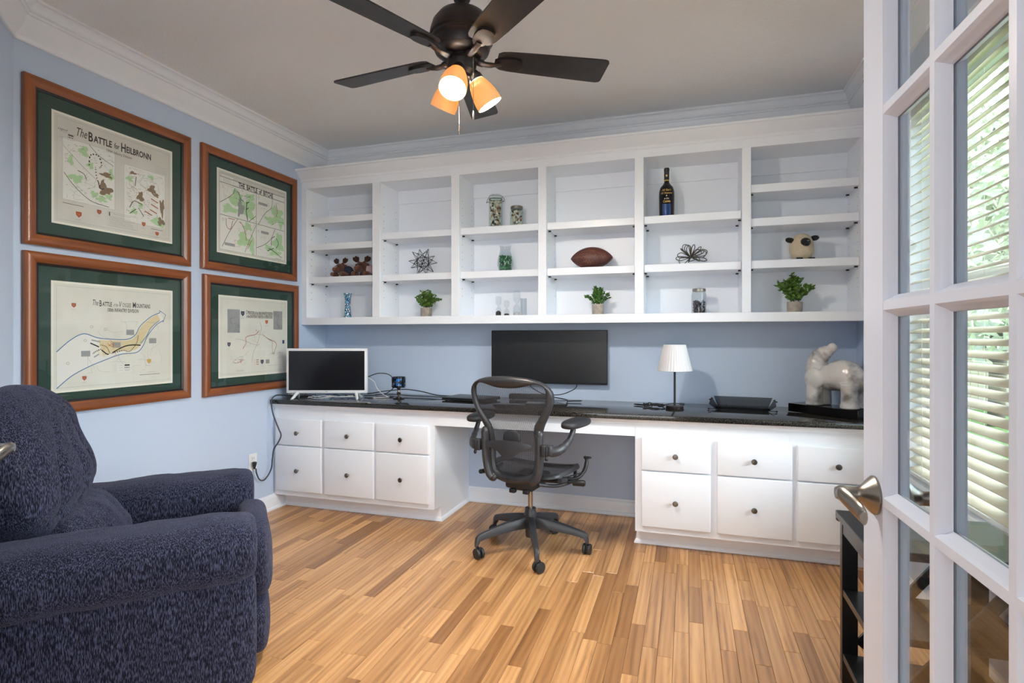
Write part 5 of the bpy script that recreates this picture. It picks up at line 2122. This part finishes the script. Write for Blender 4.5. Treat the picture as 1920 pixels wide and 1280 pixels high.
j1 = thing('shell_jar', (1.480, -.15, ZTI), 'tall clip-top glass jar full of seashells on the third bay top shelf', 'jar')
glass_pot(j1, [(0, .0), (.044, 0), (.047, .004), (.047, .196), (.043, .204), (.041, .204), (.0445, .195), (.0445, .006), (0, .005)])
contents('seashells', j1, .043, .006, .190, shells, 150, .014, 1)
obj('lid', lathe(B(), [(.0, .2085), (.045, .2085), (.047, .214), (.046, .228), (.041, .236), (0, .238)], 36), M['jarglass'], j1, smooth=40)
obj('rubber_seal', lathe(B(), [(.041, .2042), (.0465, .2042), (.0465, .2083), (.041, .2083)], 36), mat('seal', (86, 110, 84), .6), j1)
bm = B()
tube(bm, [(.048 * math.cos(a), .048 * math.sin(a), .188) for a in [2 * PI * i / 24 for i in range(24)]], .0014, 5, closed=True)
tube(bm, [(.047 * math.cos(a), .047 * math.sin(a), .224) for a in [2 * PI * i / 24 for i in range(24)]], .0014, 5, closed=True)
for s in (-1, 1):
    tube(bm, catmull([(s * .048, 0, .188), (s * .062, 0, .196), (s * .058, 0, .212), (s * .048, 0, .224)], 4), .0016, 5)
    tube(bm, catmull([(s * .050, -.01, .190), (s * .064, -.012, .184), (s * .062, .0, .200)], 4), .0016, 5)
obj('wire_bail', bm, M['darkmetal'], j1, smooth=50)
j2 = thing('shell_jar', (1.632, -.15, ZTI), 'short screw-top glass jar of seashells on the third bay top shelf', 'jar')
glass_pot(j2, [(0, 0), (.042, 0), (.045, .004), (.046, .105), (.042, .120), (.040, .126), (.038, .126), (.040, .119), (.0435, .105), (.043, .006), (0, .005)])
contents('seashells', j2, .041, .006, .112, shells, 90, .014, 2)
obj('lid', lathe(B(), [(0, .128), (.0405, .128), (.0415, .1275), (.0415, .145), (.038, .148), (.030, .149), (0, .149)], 36), M['nickel'], j2, smooth=35)
gv = thing('glass_vase', (1.550, -.15, ZM2), 'clear bellied glass vase half full of green glass beads', 'vase')
glass_pot(gv, [(0, 0), (.035, 0), (.044, .012), (.054, .045), (.054, .075), (.047, .108), (.037, .138), (.036, .162), (.042, .184), (.040, .184), (.034, .162), (.035, .138), (.045, .107), (.052, .074), (.052, .045), (.042, .014), (0, .006)], 'clearglass')
contents('glass_beads', gv, .046, .010, .112, [mat('bead_green', (24, 116, 56), .15), mat('bead_dark', (16, 84, 40), .15), mat('bead_light', (110, 178, 130), .15)], 330, .0085, 4)
for (x_, y_, h, r, sand, lb) in ((1.490, -.12, .138, .020, .040, 'clear sand timer with black sand, leftmost of the three'), (1.545, -.105, .110, .019, .022, 'shortest clear sand timer with black sand, between the other two'), (1.622, -.12, .172, .024, 0, 'tallest clear glass timer, without dark sand')):
    t = thing('hourglass', (x_, y_, ZB), lb, 'hourglass', group='sand timers on the bottom shelf')
    hp = [(0, .001), (r * .8, .001), (r, .006), (r, h * .32), (r * .7, h * .42), (r * .16, h * .5), (r * .7, h * .58), (r, h * .68), (r, h - .006), (r * .8, h - .001), (0, h - .001)]
    obj('glass_bulbs', lathe(B(), hp, 28), M['clearglass'], t, smooth=40)
    if sand:
        obj('sand', lathe(B(), [(0, .003), (r * .85, .003), (r * .93, .008), (r * .93, sand * .7), (r * .4, sand * .95), (0, sand)], 24), M['black'], t, smooth=40)
    else:
        obj('sand', lathe(B(), [(0, .003), (r * .85, .003), (r * .93, .008), (r * .93, .024), (0, .030)], 24), mat('pale_sand', (206, 206, 206), .8), t, smooth=40)
t = thing('hourglass', (1.666, -.10, ZB), 'plain clear glass cylinder behind the tallest timer', 'glass', group=None)
obj('glass_body', lathe(B(), [(0, .0005), (.021, .0005), (.022, .003), (.022, .122), (.020, .122), (.020, .005), (0, .004)], 28), M['clearglass'], t, smooth=40)
t.name = 'glass_cylinder'

# football
fb = thing('football', (2.143, -.15, ZM2), 'worn brown leather football with pale signatures on the fourth bay shelf', 'ball')
bm = B()
prof = []
for i in range(25):
    t_ = -1 + i / 12
    prof.append((.0715 * (1 - abs(t_) ** 2.1) ** .82 if abs(t_) < 1 else 0., t_ * .139))
mxb = T((0, 0, .0715)) @ Matrix.Rotation(PI / 2, 4, 'Y')
lathe(bm, prof, 32, mxb)
obj('leather_body', bm, M['leather'], fb, smooth=60)
bm = B()
for a in (PI / 4, 3 * PI / 4, 5 * PI / 4, 7 * PI / 4):
    P = []
    for i in range(23):
        t_ = -.96 + 1.92 * i / 22
        r = .0717 * (1 - abs(t_) ** 2.1) ** .82
        P.append(mxb @ Vector((r * math.cos(a), r * math.sin(a), t_ * .139)))
    tube(bm, P, .0009, 5)
obj('seams', bm, M['antler'], fb)
def on_ball(u, v):
    """u along the ball, v angle about its axis measured from the camera side"""
    t_ = u / .139
    r = .0720 * (1 - min(.99, abs(t_)) ** 2.1) ** .82
    return Vector((u, -r * math.cos(v), .0715 + r * math.sin(v)))
bm = B()
rr = random.Random(17)
for (u0, v0, n_, w_) in ((-.06, .62, 9, .011), (-.115, .05, 10, .010), (.03, .06, 8, .010), (-.05, -.42, 9, .010), (-.07, .30, 7, .009)):
    P = []
    u = u0
    for i in range(n_):
        P.append((u, v0 + rr.uniform(.0, .16) * (1 if i % 2 else -1)))
        u += w_ * rr.uniform(.6, 1.2)
        P.append((u - .003, v0 + rr.uniform(-.05, .05)))
    C = catmull([(a, b, 0) for a, b in P], 4)
    tube(bm, [on_ball(q.x, q.y) for q in C], .0007, 4)
obj('signatures', bm, mat('silver_ink', (170, 132, 104), .5), fb)

# wine bottle
wb = thing('wine_bottle', (2.616, -.15, ZTI), 'dark wine bottle with gold hand-lettering on the fifth bay top shelf', 'bottle')
obj('bottle_glass', lathe(B(), [(0, 0), (.040, 0), (.045, .005), (.046, .02), (.0475, .14), (.0465, .170), (.040, .195), (.026, .212), (.0165, .225), (.0145, .240), (.0145, .30), (0, .30)], 40), M['wine'], wb, smooth=40)
obj('neck_foil', lathe(B(), [(.0152, .243), (.0156, .243), (.0160, .300), (.0172, .302), (.0172, .312), (.0155, .318), (0, .319)], 28), mat('capsule', (30, 22, 30), .35), wb, smooth=40)
obj('neck_band', lathe(B(), [(.0150, .236), (.0159, .236), (.0159, .243), (.0150, .243)], 28), mat('gold_band', (190, 170, 50), .35), wb)
obj('neck_seal', box(B(), -.005, .005, -.0172, -.0158, .262, .274), M['gold'], wb)


def wrap_text(par, body, r, zc, size, m, name, bold=0.):
    """letters bent round a bottle: flat outline text turned into a mesh on the cylinder"""
    f = bpy.data.curves.new(name, 'FONT')
    f.body, f.size, f.align_x, f.align_y, f.shear, f.offset = body, size, 'CENTER', 'CENTER', .2, bold
    f.resolution_u = 2
    q = flat_text(f, name, m)
    for v in q.data.vertices:
        a = v.co.x / r
        v.co = Vector((r * math.sin(a), -r * math.cos(a), zc + v.co.y))
    q.parent = par
    return q


wrap_text(wb, 'All Eat\u2019s', .0473, .172, .018, M['gold'], 'gold_lettering', .0003)
wrap_text(wb, 'All Seasons', .0479, .153, .0165, M['gold'], 'gold_lettering', .0003)
wrap_text(wb, '&', .0479, .136, .014, mat('pale_foil', (214, 206, 190), .4), 'gold_lettering', .0003)
wrap_text(wb, 'at the', .0479, .119, .013, mat('pale_foil2', (222, 214, 200), .4), 'gold_lettering', .0003)
wrap_text(wb, 'Cabin', .0479, .101, .020, M['gold'], 'gold_lettering', .0006)
bm = B()
rows = []
for i in range(13):
    a = -.55 + 1.1 * i / 12
    rows.append([bm.verts.new((.0478 * math.sin(a), -.0478 * math.cos(a), z)) for z in (.012, .085)])
for A, C in zip(rows, rows[1:]):
    bm.faces.new((A[0], C[0], C[1], A[1]))
obj('blue_label', bm, M['bluefoil'], wb, smooth=60)

# button jar
bj = thing('button_jar', (2.808, -.15, ZB), 'clear screw-top jar half full of dark buttons on the bottom shelf', 'jar')
glass_pot(bj, [(0, 0), (.041, 0), (.0445, .004), (.0445, .118), (.040, .130), (.0385, .136), (.0365, .136), (.038, .129), (.042, .117), (.042, .006), (0, .005)], 'clearglass')
contents('buttons', bj, .040, .006, .078, [mat('button_black', (28, 27, 32), .3), mat('button_grey', (92, 88, 96), .3), mat('button_purple', (84, 70, 84), .3)], 170, .0095, 6)
obj('lid', lathe(B(), [(0, .138), (.039, .138), (.040, .1375), (.040, .152), (.037, .155), (0, .1555)], 36), M['nickel'], bj, smooth=35)

# sheep
sp = thing('plush_sheep', (3.378, -.15, ZO1), 'round cream plush sheep with black face, ears and feet', 'plush toy', rz=math.radians(14))
bm = superbox(B(), .064, .058, .080, 2.3, 26, T((0, 0, .082)), .005, 46, 71, fn=lambda p, q: Vector((p.x * (1 - .14 * q.z), p.y * (1 - .12 * q.z), p.z)))
obj('woolly_body', bm, M['wool'], sp, smooth=80)
bm = B()
ellipsoid(bm, (0, -.052, .104), (.029, .020, .026))
ellipsoid(bm, (0, -.066, .090), (.017, .012, .012))
fo = obj('face', bm, M['plushblack'], sp, smooth=60)
remesh(fo, .003, 2)
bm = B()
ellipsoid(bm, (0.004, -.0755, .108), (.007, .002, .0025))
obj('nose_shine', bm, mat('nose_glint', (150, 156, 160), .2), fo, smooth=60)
for s in (-1, 1):
    bm = B()
    ellipsoid(bm, (s * .070, -.010, .128 + .006 * s), (.027, .011, .016), Matrix.Rotation(-s * .15, 4, 'Y'))
    obj('ear', bm, M['plushblack'], sp, smooth=60)
    bm = B()
    for d in (-1, 0, 1):
        ellipsoid(bm, (s * .034 + d * .010, -.052, .0085), (.0085, .013, .008))
    obj('foot', bm, M['plushblack'], sp, smooth=60)
